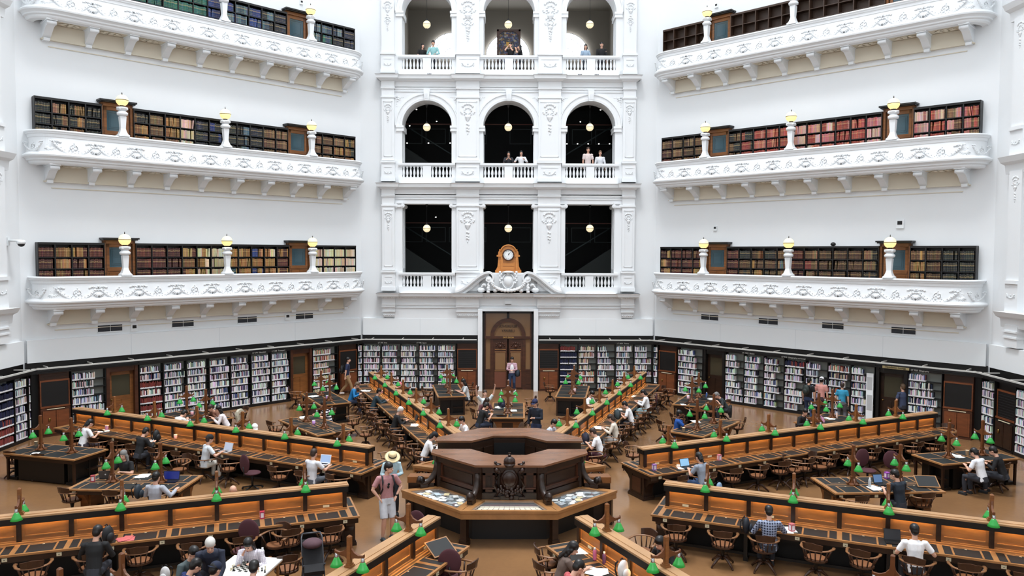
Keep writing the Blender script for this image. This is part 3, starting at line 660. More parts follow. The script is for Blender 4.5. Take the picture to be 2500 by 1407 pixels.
for i in (-1, 1):
    for l, zr in enumerate(RZ):
        zf = zr-1.0; top = zf+2.22; pt = .42
        empty = (i == 1 and l == 2)
        secs = SEC if i == -1 else [(-u1, -u0, n) for u0, u1, n in SEC][::-1]
        for si, (u0, u1, n) in enumerate(secs):
            pos = (('outer', 'long middle', 'inner') if i == -1 else ('inner', 'long middle', 'outer'))[si]
            t = thing('gallery_bookcase', '%s %s bookcase on the %s %s gallery' % ('empty black' if empty else 'dark wooden', pos, LVL[l], SIDE[i]), 'bookcase', M=WM[i] @ Matrix.Translation((0, 0, zf)))
            m = MB(); m.box(u0, -.32, 2.14, u1, 0, 2.22); m.box(u0, -.02, 0, u1, 0, 2.14)
            for k in range(n+1):
                u = u0+(u1-u0)*k/n; w = .02 if 0 < k < n else .03; m.box(u-w if k else u, -.31, 0, u+w if k < n else u, 0, 2.14)
            m.build('case', BLACKW if not empty else mat('dark_oak_shelving', (58, 38, 24), .5), t)
            for k in range(5): z = top-zf-.1-pt*(k+1); mm = MB(); mm.box(u0+.03, -.3, z-.03, u1-.03, -.02, z); mm.build('shelf', BLACKW if not empty else mat('dark_oak_shelving', (58, 38, 24)), t)
            if empty: continue
            for k, (a, b_) in enumerate(cols(u0, u1, n)):
                for s_ in range(4):
                    z = top-.1-pt*(s_+1); gp = GP[(i, l)]; gp_ = gp[si]
                    shelf_books(i, a+.02, b_-.02, -.29, z, .355, gp_[k], 'old', (l, si, pos, k, s_))
        for k, (a, b_) in enumerate(DOORS if i == -1 else [(-b_, -a) for a, b_ in DOORS][::-1]):
            t = struct(MB().box(a, -.2, 0, a+.08, 0, 2.3).box(b_-.08, -.2, 0, b_, 0, 2.3).box(a, -.2, 2.2, b_, 0, 2.32).build('door_%d' % (10+k+2*l+(i > 0)*6), OAK, M=WM[i] @ Matrix.Translation((0, 0, zf))))
            m = MB(); m.box(a-.1, -.42, 2.36, b_+.1, 0, 2.42); m.box(a-.06, -.36, 2.32, b_+.06, 0, 2.36); m.build('cornice', BLACKW, t)
            xc = (a+b_)/2; w = .44; m = MB(); m.box(xc-w, -.12, 0, xc+w, -.05, 1.3); m.box(xc-w, -.12, 1.3, xc-w+.1, -.05, 2.2); m.box(xc+w-.1, -.12, 1.3, xc+w, -.05, 2.2); m.box(xc-w, -.12, 2.06, xc+w, -.05, 2.2)
            m.box(xc-w+.08, -.14, .2, xc-.04, -.1, 1.1); m.box(xc+.04, -.14, .2, xc+w-.08, -.1, 1.1); m.box(xc-w+.02, -.14, 1.16, xc+w-.02, -.12, 1.28); m.build('leaf', OAK if l else OAK, t)
            m = MB(); m.box(xc-w+.1, -.09, 1.3, xc+w-.1, -.07, 2.06)
            e = .05
            for q in ((xc-.28, 1.38, xc+.28, 1.385), (xc-.28, 1.975, xc+.28, 1.98), (xc-.28, 1.38, xc-.275, 1.98), (xc+.275, 1.38, xc+.28, 1.98), (xc-.22, 1.44, xc+.22, 1.444), (xc-.22, 1.44, xc-.216, 1.92), (xc+.216, 1.44, xc+.22, 1.92)): m.box(q[0], -.095, q[1], q[2], -.088, q[3], 1)
            m.build('glass', [GLASSD, BLACKM], t)
# ------------------------------------------------------------------ ground storey
def strip(i, u0, u1, name):
    pass
tn = 60
for i in (-2, -1, 0, 1, 2):
    hw = 7.02
    for (a, b_) in ([(-hw, -1.5), (1.5, hw)] if i == 0 else [(-hw, hw)]):
        m = MB(); m.box(a, -.14, 2.69, b_, 0, 3.5); n = max(1, round((b_-a)/3.5))
        for k in range(1, n): u = a+(b_-a)*k/n; m.box(u-.006, -.142, 2.69, u+.006, -.13, 3.5, 1)
        o = struct(m.build('trim_%d' % tn, [PANELW, mat('panel_joint', (206, 212, 216), .6)], M=WM[i])); tn += 1
        m = MB(); m.box(a-.05, -.015, 0, b_+.05, .0, 2.4); m.box(a-.05, -.06, 2.3, b_+.05, .0, 2.7); m.box(a-.05, -.34, 2.3, b_+.05, 0, 2.36); o = struct(m.build('trim_%d' % tn, BLACKM, M=WM[i])); tn += 1
        m = MB(); m.box(a+(0 if i else -.02), -.68, 2.5, b_, -.6, 2.55); m.box(a, -.7, 2.44, b_, -.58, 2.5, 1)
        u = a+.5
        while u < b_: m.box(u, -.62, 2.53, u+.03, 0, 2.57); u += 1.45
        tag(m.build('light_rail', [ALU, BLACKM], M=WM[i]), 'long slim metal light rail above the %s' % ('books of the far left wall' if i == -2 else 'books of the left wall' if i == -1 else 'books of the right wall' if i == 1 else 'books of the far right wall' if i == 2 else 'books left of the entrance door' if a < 0 else 'books right of the entrance door'), 'light rail')
BACKG = mat('shade_grey_shelf_back', (150, 153, 146), .7)  # grey darkened to stand in for the shelves' shadow above the books
STEEL = mat('black_steel_shelving', (14, 14, 15), .45)
caseproto = {}
def gcase(i, u0, u1, cpal, fills, label, group=None, rows=8, wr=(.018, .036)):
    w = u1-u0; z0 = .1; top = 2.28; ph = .302
    t = thing('bookcase', label, 'bookcase', M=WM[i] @ Matrix.Translation(((u0+u1)/2, 0, 0)), group=group)
    m = MB(); m.box(-w/2, -.32, 0, -w/2+.02, -.02, top+.1); m.box(w/2-.02, -.32, 0, w/2, -.02, top+.1); m.box(-w/2, -.33, 0, w/2, -.02, z0); m.box(-w/2, -.33, top, w/2, -.02, top+.12); m.build('frame', STEEL, t)
    m = MB(); m.box(-w/2+.02, -.05, z0, w/2-.02, -.03, top); m.build('back_panel', BACKG, t)
    nr = 7
    for r in range(nr):
        z = z0+ph*r+.02; mm = MB(); mm.box(-w/2+.02, -.31, z-.02, w/2-.02, -.05, z); mm.build('shelf', STEEL, t)
        cp = cpal[r] if isinstance(cpal, (list, tuple)) else cpal
        shelf_books(i, u0+.02, u1-.02, -.31, z, .272, cp, 'pop' if cp in ('pop', 'warm') or 'pop' in cp else 'set', (3, 0, label, 0, nr-1-r), fill=fills if not callable(fills) else fills(), wr=wr if cp in ('pop', 'warm') else (.03, .05))
    return t
def board(i, u0, u1, label, slats=False, tall=2.25):
    t = thing('panelled_cupboard', label, 'cupboard', M=WM[i] @ Matrix.Translation(((u0+u1)/2, 0, 0))); w = (u1-u0)/2
    m = MB(); m.box(-w, -.3, 0, w, 0, 1.02); m.box(-w, -.34, 0, w, 0, .06); m.box(-w, -.2, 1.02, w, 0, 2.3); m.build('carcass', BLACKW if i in (-2, 2) else REDW, t)
    for s_ in (-1, 1):
        mm = MB(); lo, hi = sorted((s_*.01, s_*(w-.06))); mm.box(lo, -.33, .1, hi, -.3, .94); mm.box(lo+.06, -.335, .16, hi-.06, -.32, .88); o = mm.build('cupboard_door', CUPW if i in (0, -1, 1) else WAL, t)
    mm = MB(); mm.ball((-w*.45, -.36, .62), .06, 8, 6, 0, .7, .5, 1.2); mm.build('handle', BRASS, t)
    mm = MB(); mm.box(-w+.04, -.24, 1.1, w-.04, -.2, 1.98)
    if slats:
        for k in range(9): mm.box(-w+.06, -.26, 1.14+.09*k, w-.06, -.235, 1.155+.09*k, 1)
    mm.build('blackboard' if not slats else 'louvre', [BLACKM, mat('dark_grey_slat', (34, 34, 36), .5)], t)
    mm = MB(); mm.box(-w, -.3, 1.04, w, -.2, 1.1); mm.box(-w, -.26, 1.98, w, -.2, 2.04); mm.box(-w, -.26, 1.1, -w+.04, -.2, 1.98); mm.box(w-.04, -.26, 1.1, w, -.2, 1.98); mm.build('board_frame', CUPW, t)
    mm = MB(); mm.box(-w*.6, -.33, .98, w*.6, -.3, 1.0); mm.build('ledge_strip', IVORY, t)
    if i not in (0,) and not slats:
        mm = MB()
        for k in range(4): mm.box(-w+.05, -.215, 2.08+.05*k, w-.05, -.2, 2.1+.05*k)
        mm.build('grille', mat('brown_grille', (56, 40, 32), .5), t)
def gdoor(i, u0, u1, n, dark=False):
    A_, B_ = (BLACKW, WAL) if dark else (REDW, OAK)
    t = struct(MB().box(u0-.12, -.3, 0, u0, 0, 2.3).box(u1, -.3, 0, u1+.12, 0, 2.3).box(u0, -.25, 2.1, u1, 0, 2.3).build('door_%d' % n, A_, M=WM[i]))
    m = MB(); m.box(u0, -.1, 0, u1, -.04, 1.15); m.box(u0, -.1, 1.15, u0+.12, -.04, 2.1); m.box(u1-.12, -.1, 1.15, u1, -.04, 2.1); m.box(u0, -.1, 1.95, u1, -.04, 2.1)
    xc = (u0+u1)/2; m.box(u0+.1, -.12, .1, xc-.03, -.09, 1.0); m.box(xc+.03, -.12, .1, u1-.1, -.09, 1.0); m.build('leaf', B_, t)
    m = MB(); m.box(u0+.12, -.08, 1.15, u1-.12, -.06, 1.95); m.build('glass', mat('smoky_glass', (70, 66, 52), .2), t)
    m = MB(); m.ball((u0+.1, -.14, 1.02), .035, 8, 6); m.build('handle', BRASS, t)
gcase(-1, 6.72, 7.0, 'pop', lambda: .97, 'narrow slip of bookshelf in the corner, left wall meeting the entrance wall')
gcase(1, -7.0, -6.72, 'pop', lambda: .97, 'narrow slip of bookshelf in the corner, right wall meeting the entrance wall')
full = lambda: R.choice((.97, .97, .97, .9, .86, .8)); part = lambda: R.choice((.97, .9, .8, .72, .66, .55))
ordn = ('first', 'second', 'third', 'fourth', 'fifth', 'sixth', 'seventh')
for k, (a, b_) in enumerate(cols(-7.0, -2.5, 5)):
    gcase(0, a, b_, 'pop', full, 'tall shelf of library books, %s column from the corner left of the entrance' % ordn[k])
for k, (a, b_) in enumerate(cols(2.5, 7.0, 5)):
    gcase(0, a, b_, ['dblue']*6+['rust'] if k == 0 else 'warm' if k == 1 else 'pop', full if k == 0 else part, 'tall shelf of library books, %s column right of the entrance, %s' % (ordn[k], 'mostly dark blue volumes' if k == 0 else 'partly filled'))
board(0, -2.45, -1.5, 'panelled cupboard with dark louvre just left of the entrance door', True); board(0, 1.5, 2.45, 'panelled cupboard with dark louvre just right of the entrance door', True)
for i in (-1, 1):
    S = SIDE[i]; s_ = -i
    def rg(a, b_): return (a, b_) if i == -1 else (-b_, -a)
    a, b_ = rg(-6.68, -5.72); board(i, a, b_, 'panelled cupboard under a blackboard, near end of the %s wall' % S)
    a, b_ = rg(5.74, 6.7); board(i, a, b_, 'panelled cupboard under a blackboard, far end of the %s wall' % S)
    a, b_ = rg(-5.68, -4.5); gcase(i, a, b_, 'pop', part if i == -1 else part, 'shelf of library books between cupboard and door, near end of the %s wall' % S)
    a, b_ = rg(4.28, 5.62); gcase(i, a, b_, 'warm' if i == -1 else 'pop', part, 'shelf of library books between door and cupboard, far end of the %s wall' % S)
    for k, (a, b_) in enumerate(cols(*rg(-3.3, 3.15), 7)):
        kk = k if i == -1 else 6-k
        cp = (['pop']*7 if not (i == -1 and k == 0) else ['warm', 'rust', 'rust', 'rust+pop', 'rust', 'pop', 'pop'])
        if i == 1 and k == 3: cp = ['pop']*5+['rust+pop', 'dblue+rust']
        if i == 1 and k == 5: cp = ['pop', 'pop', 'warm', 'warm+rust', 'pop', 'cream+dblue', 'warm']
        gcase(i, a, b_, cp, full if i == -1 else part, 'shelf of library books, %s column from the near door of the %s wall' % (ordn[kk], S))
    a, b_ = rg(-4.36, -3.46); gdoor(i, a, b_, 30+(i > 0), dark=(i == 1)); a, b_ = rg(3.3, 4.14); gdoor(i, a, b_, 32+(i > 0), dark=(i == 1))
    for k, u in enumerate((-4.22, -1.46, 1.3, 4.06) if i == -1 else (-4.14, -1.29, 1.5, 4.2)):
        t = thing('air_vent', 'dark two-part air vent under the %s balcony, %s along the wall' % (S, ('first', 'second', 'third', 'fourth')[k]+(' from the near corner' if i == -1 else ' from the entrance side')), 'vent', M=WM[i] @ Matrix.Translation((u, 0, 3.76)))
        m = MB(); m.box(-.43, -.02, -.12, .43, .0, .12); m.build('opening', mat('vent_dark', (30, 32, 38), .6), t)
        m = MB()
        for q in range(5): m.box(-.42, -.03, -.1+.045*q, .42, -.02, -.088+.045*q)
        m.box(-.005, -.035, -.12, .005, -.02, .12, 1); m.box(-.45, -.03, -.16, .45, 0, -.12, 1); m.build('grille', [mat('vent_slat', (52, 56, 64), .5), PANELW], t)
# far left and far right walls
board(-2, 6.18, 6.2, 'x') if False else None
gcase(-2, 5.2, 6.17, ['rust', 'rust', 'dblue+rust', 'dblue', 'dblue', 'dblue', 'dblue'], lambda: .97, 'shelf of large dark blue and maroon volumes at the left edge', wr=(.03, .05))
gcase(-2, 6.17, 6.9, 'pop', full, 'narrow shelf of library books beside the dark blue volumes'); gcase(-2, 6.93, 7.1, 'pop', full, 'very narrow slip of bookshelf in the far left corner')
gcase(-2, 4.1, 5.17, ['rust', 'dblue', 'dblue', 'dblue', 'dblue', 'dblue', 'dblue'], lambda: .97, 'outermost shelf of dark blue volumes cut by the left edge', wr=(.03, .05))
gcase(2, -7.1, -6.35, 'pop', full, 'shelf of library books in the far right corner'); board(2, -6.3, -5.3, 'dark louvred cupboard between two bookshelves at the right edge', True)
gcase(2, -5.25, -4.3, 'pop', full, 'bookshelf cut by the right edge of the view'); gcase(2, -4.3, -3.4, 'pop', full, 'bookshelf beyond the right edge, past the louvred cupboard')
# signs
SG = mat('pale_sign_lettering', (196, 196, 190), .6); GDS = mat('gold_sign_board', (176, 160, 116), .5)
for s_, px, py, i in (('LT 700  Arts', 934, 837, 0), ('LT 796  Sport', 1029, 837, 0), ('LT A821  Poetry', 1521, 840, 0), ('LT 370  Education', 633, 860, -1), ('LT 380  Transport', 680, 856, -1), ('LT A823  Fiction', 1827, 862, 1), ('LT 910  Geography and travel', 1937, 875, 1), ('LT 920  Biography', 2246, 903, 1)):
    u, z = uz(px, py, i, -.35); o = text(s_, WM[i] @ TR(u, -.35, 2.33), .085, SG, name='shelf_sign'); tag(o, 'small pale lettering reading %s above the shelves' % s_, 'sign')
u, z = uz(2187, 898, 1, -.36); t = thing('lounge_sign', 'cream name board reading Foundation Lounge over the dark doorway', 'sign', M=WM[1] @ TR(u, -.38, z))
m = MB(); m.box(-.48, 0, -.06, .48, .02, .06); m.build('board', GDS, t); text('Foundation Lounge', TR(0, -.01, 0), .095, BLACKM, t)
u, z = uz(2123, 970, 1, -.45); m = MB(); m.box(-.13, -.02, -.95, .13, .02, .95); m.box(-.1, -.024, .3, .1, -.018, .8, 1); m.box(-.1, -.024, -.5, .1, -.018, .1, 1)
tag(m.build('notice_panel', [PANELW, mat('pale_grey_print', (176, 178, 180), .6)], M=WM[1] @ TR(u, -.45, 1.1)), 'tall narrow white notice panel standing against the right wall shelves', 'notice')
# small wall devices
for px, py, i, lb, s_ in ((1747, 558, 1, 'small white sensor on the right wall above the inner gallery door', .09), (2198, 547, 1, 'white square sensor high on the right wall above the lowest gallery', .14), (327, 800, -1, 'small white control box beside the near vent on the left wall', .12), (701, 774, -1, 'small white control box beside the far vent on the left wall', .12), (735, 6, -1, 'small dark sensor above the top left gallery door', .08), (1750, 14, 1, 'small dark sensor above the top right gallery door', .08)):
    u, z = uz(px, py, i); m = MB(); m.box(-s_, -.06, -s_*1.2, s_, 0, s_*1.2); m.box(-s_*.6, -.07, -s_*.2, s_*.6, -.05, s_*.8, 1)
    tag(m.build('wall_sensor', [PANELW, BLACKM], M=WM[i] @ Matrix.Translation((u, 0, z))), lb, 'sensor')
u, z = uz(2034, 602, 1, -.2); m = MB(); m.ball((0, 0, 0), .1, 10, 6, 0, 1.1, 1, .8); tag(m.build('webcam', BLACKM, M=WM[1] @ Matrix.Translation((u, -.2, 7.08))), 'small dark camera resting on top of the lowest right bookcase', 'camera')
u, z = uz(16, 590, -2, 0); t = thing('dome_camera', 'white security camera on a bracket near the left edge', 'camera', M=WM[-2] @ Matrix.Translation((u, 0, z)))
m = MB(); m.box(-.06, -.08, -.14, .06, 0, .14); m.tube([(0, 0, .03), (0, -.5, .03)], .045, 8); m.lathe([(.13, -.08), (.14, .02), (.08, .06)], c=(0, -.5, 0), seg=14); m.build('bracket', PANELW, t)
m = MB(); m.ball((0, -.5, -.09), .11, 12, 8, 0, 1, 1, .8); m.build('dome', BLACKM, t)
m = MB(); m.lathe([(.03, 0), (.03, .06)], seg=6)
for px, py in ((1048, 184), (1416, 183), (1457, 183)):
    u, z = uz(px, py, 0, -.5); mm = MB()
    for q in range(3): mm.ball((-.07+.07*q, 0, .03), .035, 6, 4)
    tag(mm.build('cornice_sensor', mat('grey_fitting', (120, 122, 126), .5), M=WM[0] @ Matrix.Translation((u, -.46, 15.1))), 'tiny grey fitting on the upper cornice, %s' % ('left bay' if px < 1200 else 'right bay left one' if px < 1430 else 'right bay right one'), 'fitting')
# pilaster strips and cornice ends of the next two portals, cut by the frame edges
for i in (-2, 2):
    sgn = -i/2 if False else (1 if i == -2 else -1)
    for z0, z1, d in ((4.5, 4.74, .3), (9.73, 9.99, .3), (14.85, 15.1, .3)):
        m = MB(); a, b_ = sorted((sgn*6.32, sgn*3)); m.prism([(0, z0-.3), (-.2, z0-.3), (-.24, z0), (-.4, z0+.08), (-.5, z1), (0, z1)], 'x', a, b_); trim(m); bpy.data.objects['trim_%d' % (tn-1)].matrix_world = WM[i]
    for z0, z1, d in ((3.55, 4.3, .24), (4.74, 5.7, .27), (5.7, 5.82, .34), (5.82, 9.5, .24), (9.99, 10.85, .27), (10.85, 10.97, .34), (10.97, 14.6, .24), (15.1, 16, .27), (16.1, 20, .24)):
        m = MB(); a, b_ = sorted((sgn*6.06, sgn*5.4)); m.box(a, -d, z0, b_, 0, z1)
        if z1-z0 < .8 and z1 < 5: m.box(a-.03, -d-.06, z1-.25, b_+.03, 0, z1-.19); m.box(a-.03, -d-.04, z0+.3, b_+.03, 0, z0+.36)
        if z1-z0 > 2: relief(m, 'drop', (a+b_)/2, z1-.25, -d-.01, .62)
        if .8 < z1-z0 < 1.1: relief(m, 'swag', (a+b_)/2, z1-.4, -d-.02, .6)
        trim(m); bpy.data.objects['trim_%d' % (tn-1)].matrix_world = WM[i]
# ---- emit the books: the largest 300 in the picture one by one, the rest as one mass
BK = bpy.data.materials.new('book_cloth'); BK.use_nodes = True; nt = BK.node_tree; b = nt.nodes['Principled BSDF']; b.inputs['Roughness'].default_value = .6
at_ = nt.nodes.new('ShaderNodeVertexColor'); at_.layer_name = 'Col'; uvn = nt.nodes.new('ShaderNodeUVMap'); uvn.uv_map = 'UVMap'; sp = nt.nodes.new('ShaderNodeSeparateXYZ'); nt.links.new(uvn.outputs[0], sp.inputs[0])
def ramp(stops, mode='CONSTANT'):
    r = nt.nodes.new('ShaderNodeValToRGB'); r.color_ramp.interpolation = mode
    for k, (p, v) in enumerate(stops):
        e = r.color_ramp.elements[k] if k < 2 else r.color_ramp.elements.new(p)
        e.position = p; e.color = (v, v, v, 1)
    nt.links.new(sp.outputs[1], r.inputs[0]); return r
mixn = nt.nodes.new('ShaderNodeMix'); mixn.data_type = 'RGBA'
# v in 0..1 = bound volume with gilt bands, v in 2..3 = modern book with a white label at its foot
wrap = nt.nodes.new('ShaderNodeMath'); wrap.operation = 'MULTIPLY'; wrap.inputs[1].default_value = 1/3; nt.links.new(sp.outputs[1], wrap.inputs[0])
r = nt.nodes.new('ShaderNodeValToRGB'); r.color_ramp.interpolation = 'CONSTANT'
stops = [(0, (0, 0, 0)), (.05, (1, 1, 1)), (.06, (0, 0, 0)), (.11, (1, 1, 1)), (.12, (0, 0, 0)), (.2, (1, 1, 1)), (.25, (0, 0, 0)), (.29, (1, 1, 1)), (.3, (0, 0, 0)), (.667, (0, 0, 1)), (.74, (0, 0, 0))]
for k, (p, v) in enumerate(stops):
    e = r.color_ramp.elements[k] if k < 2 else r.color_ramp.elements.new(p)
    e.position = p; e.color = (*v, 1)
nt.links.new(wrap.outputs[0], r.inputs[0]); sc_ = nt.nodes.new('ShaderNodeSeparateColor'); nt.links.new(r.outputs[0], sc_.inputs[0])
m1 = nt.nodes.new('ShaderNodeMath'); m1.operation = 'MULTIPLY'; m1.inputs[1].default_value = .33; nt.links.new(sc_.outputs[0], m1.inputs[0]); nt.links.new(m1.outputs[0], mixn.inputs[0])
nt.links.new(at_.outputs[0], mixn.inputs[6]); mixn.inputs[7].default_value = (*lin((206, 176, 120)), 1)
mix2 = nt.nodes.new('ShaderNodeMix'); mix2.data_type = 'RGBA'; nt.links.new(mixn.outputs[2], mix2.inputs[6]); mix2.inputs[7].default_value = (*lin((236, 236, 238)), 1)
sub = nt.nodes.new('ShaderNodeMath'); sub.operation = 'SUBTRACT'; sub.use_clamp = True; nt.links.new(sc_.outputs[2], sub.inputs[0]); nt.links.new(sc_.outputs[0], sub.inputs[1]); nt.links.new(sub.outputs[0], mix2.inputs[0])
nt.links.new(mix2.outputs[2], b.inputs['Base Color'])
def book_geo(w, h, d, ln, style):
    x = w/2; P = [(-x, d), (-x, .008), (-x*.55, 0), (x*.55, 0), (x, .008), (x, d)]
    vs = [(px_+ln*z, y_, z) for z in (0, h) for px_, y_ in P]; n = 6
    fs = [(j, j+1, n+j+1, n+j) for j in range(5)]+[(5, 0, n, n+5), tuple(range(n, 2*n))]
    return vs, fs
import numpy as np
def book_mesh(name, items):
    V = []; Fc = []; C = []; Z = []
    for (M_, w, h, d, ln, c, st) in items:
        vs, fs = book_geo(w, h, d, ln, st); k = len(V); vb = 0 if st == 'old' else 2
        V += [tuple(M_ @ Vector(p)) for p in vs]; Fc += [tuple(q+k for q in f) for f in fs]
        lc = lin(c)
        for f in fs:
            for q in f: C.append((*lc, 1)); Z.append((.5, vb+(.999 if vs[q][2] > 0 else .001)))
    me = bpy.data.meshes.new(name); me.from_pydata(V, [], Fc); me.materials.append(BK)
    a = me.color_attributes.new('Col', 'FLOAT_COLOR', 'CORNER'); a.data.foreach_set('color', np.array(C, dtype=np.float32).ravel())
    u = me.uv_layers.new(name='UVMap'); u.data.foreach_set('uv', np.array(Z, dtype=np.float32).ravel()); me.update(); return me
ci = BACK(1, 0, 0), BACK(0, 1, 0), BACK(0, 0, 1)
def proj(P):
    d = P-CAM; y = d.dot(ci[1]); return 1250+F*d.dot(ci[0])/y, 703.5-F*d.dot(ci[2])/y, y
rows = []
for bk in BOOKS:
    i, u, y, z, w, h, d, ln, c, st, wh = bk
    P = WM[i] @ Vector((u, y, z+h/2)); px, py, dep = proj(P); sz = w*h/dep/dep
    if not (3 < px < 2497 and 3 < py < 1404): sz = 0
    if wh[0] < 3 and wh[4] > 1: sz *= .05
    rows.append((sz, bk))
rows.sort(key=lambda q: -q[0])
NB = 300; cnt = {}
def cname(c):
    r_, g, b_ = c; v = max(c); s_ = (v-min(c))/max(v, 1)
    if v < 60: return 'black' if s_ < .35 else 'dark blue' if b_ == v else 'dark green' if g == v else 'dark brown'
    if s_ < .12: return 'white' if v > 190 else 'grey'
    if r_ == v: return ('cream' if s_ < .3 else 'tan') if g > r_*.66 else ('maroon' if v < 110 else 'red' if s_ > .5 else 'pink') if g < r_*.62 and b_ > g*.7 else 'brown'
    return 'blue' if b_ == v else 'green'
own = sorted([q[1] for q in rows[:NB]], key=lambda b_: (b_[0], b_[10][0], str(b_[10][2]), b_[10][3], b_[10][4], b_[1]))
ON = {}
for bk in own:
    i, u, y, z, w, h, d, ln, c, st, wh = bk
    key = (i, wh); cnt[key] = cnt.get(key, 0)+1; n = cnt[key]
    if wh[0] < 3: where = 'of %s bookcase, bay %d, row %d, %s %s gallery' % (wh[2], wh[3]+1, wh[4]+1, LVL[wh[0]], SIDE[i])
    else: where = 'on row %d of %s' % (wh[4]+1, {-2: 'the shelf cut by the left edge' if 'outermost' in wh[2] else 'the blue and maroon shelf' if 'large' in wh[2] else 'the narrow far left shelf', 2: 'the far right shelf'}.get(i, 'the near shelf'))
    me = book_mesh('book', [(Matrix.Identity(4), w, h, d, ln, c, st)])
    o = put('book', me, M=WM[i] @ Matrix.Translation((u, y, z)))
    kind_ = 'volume' if st != 'pop' else 'book'
    tag(o, '%s %s %d %s' % (cname(c), kind_, n, where), 'book', 'single volumes on the shelves')
rest = [(WM[q[1][0]] @ Matrix.Translation((q[1][1], q[1][2], q[1][3])), q[1][4], q[1][5], q[1][6], q[1][7], q[1][8], q[1][9]) for q in rows[NB:]]
o = put('books', book_mesh('books', rest)); tag(o, 'thousands of further books filling the wall and gallery shelves', 'books', kind='stuff')
print('BOOKS', len(BOOKS), 'rest', len(rest))
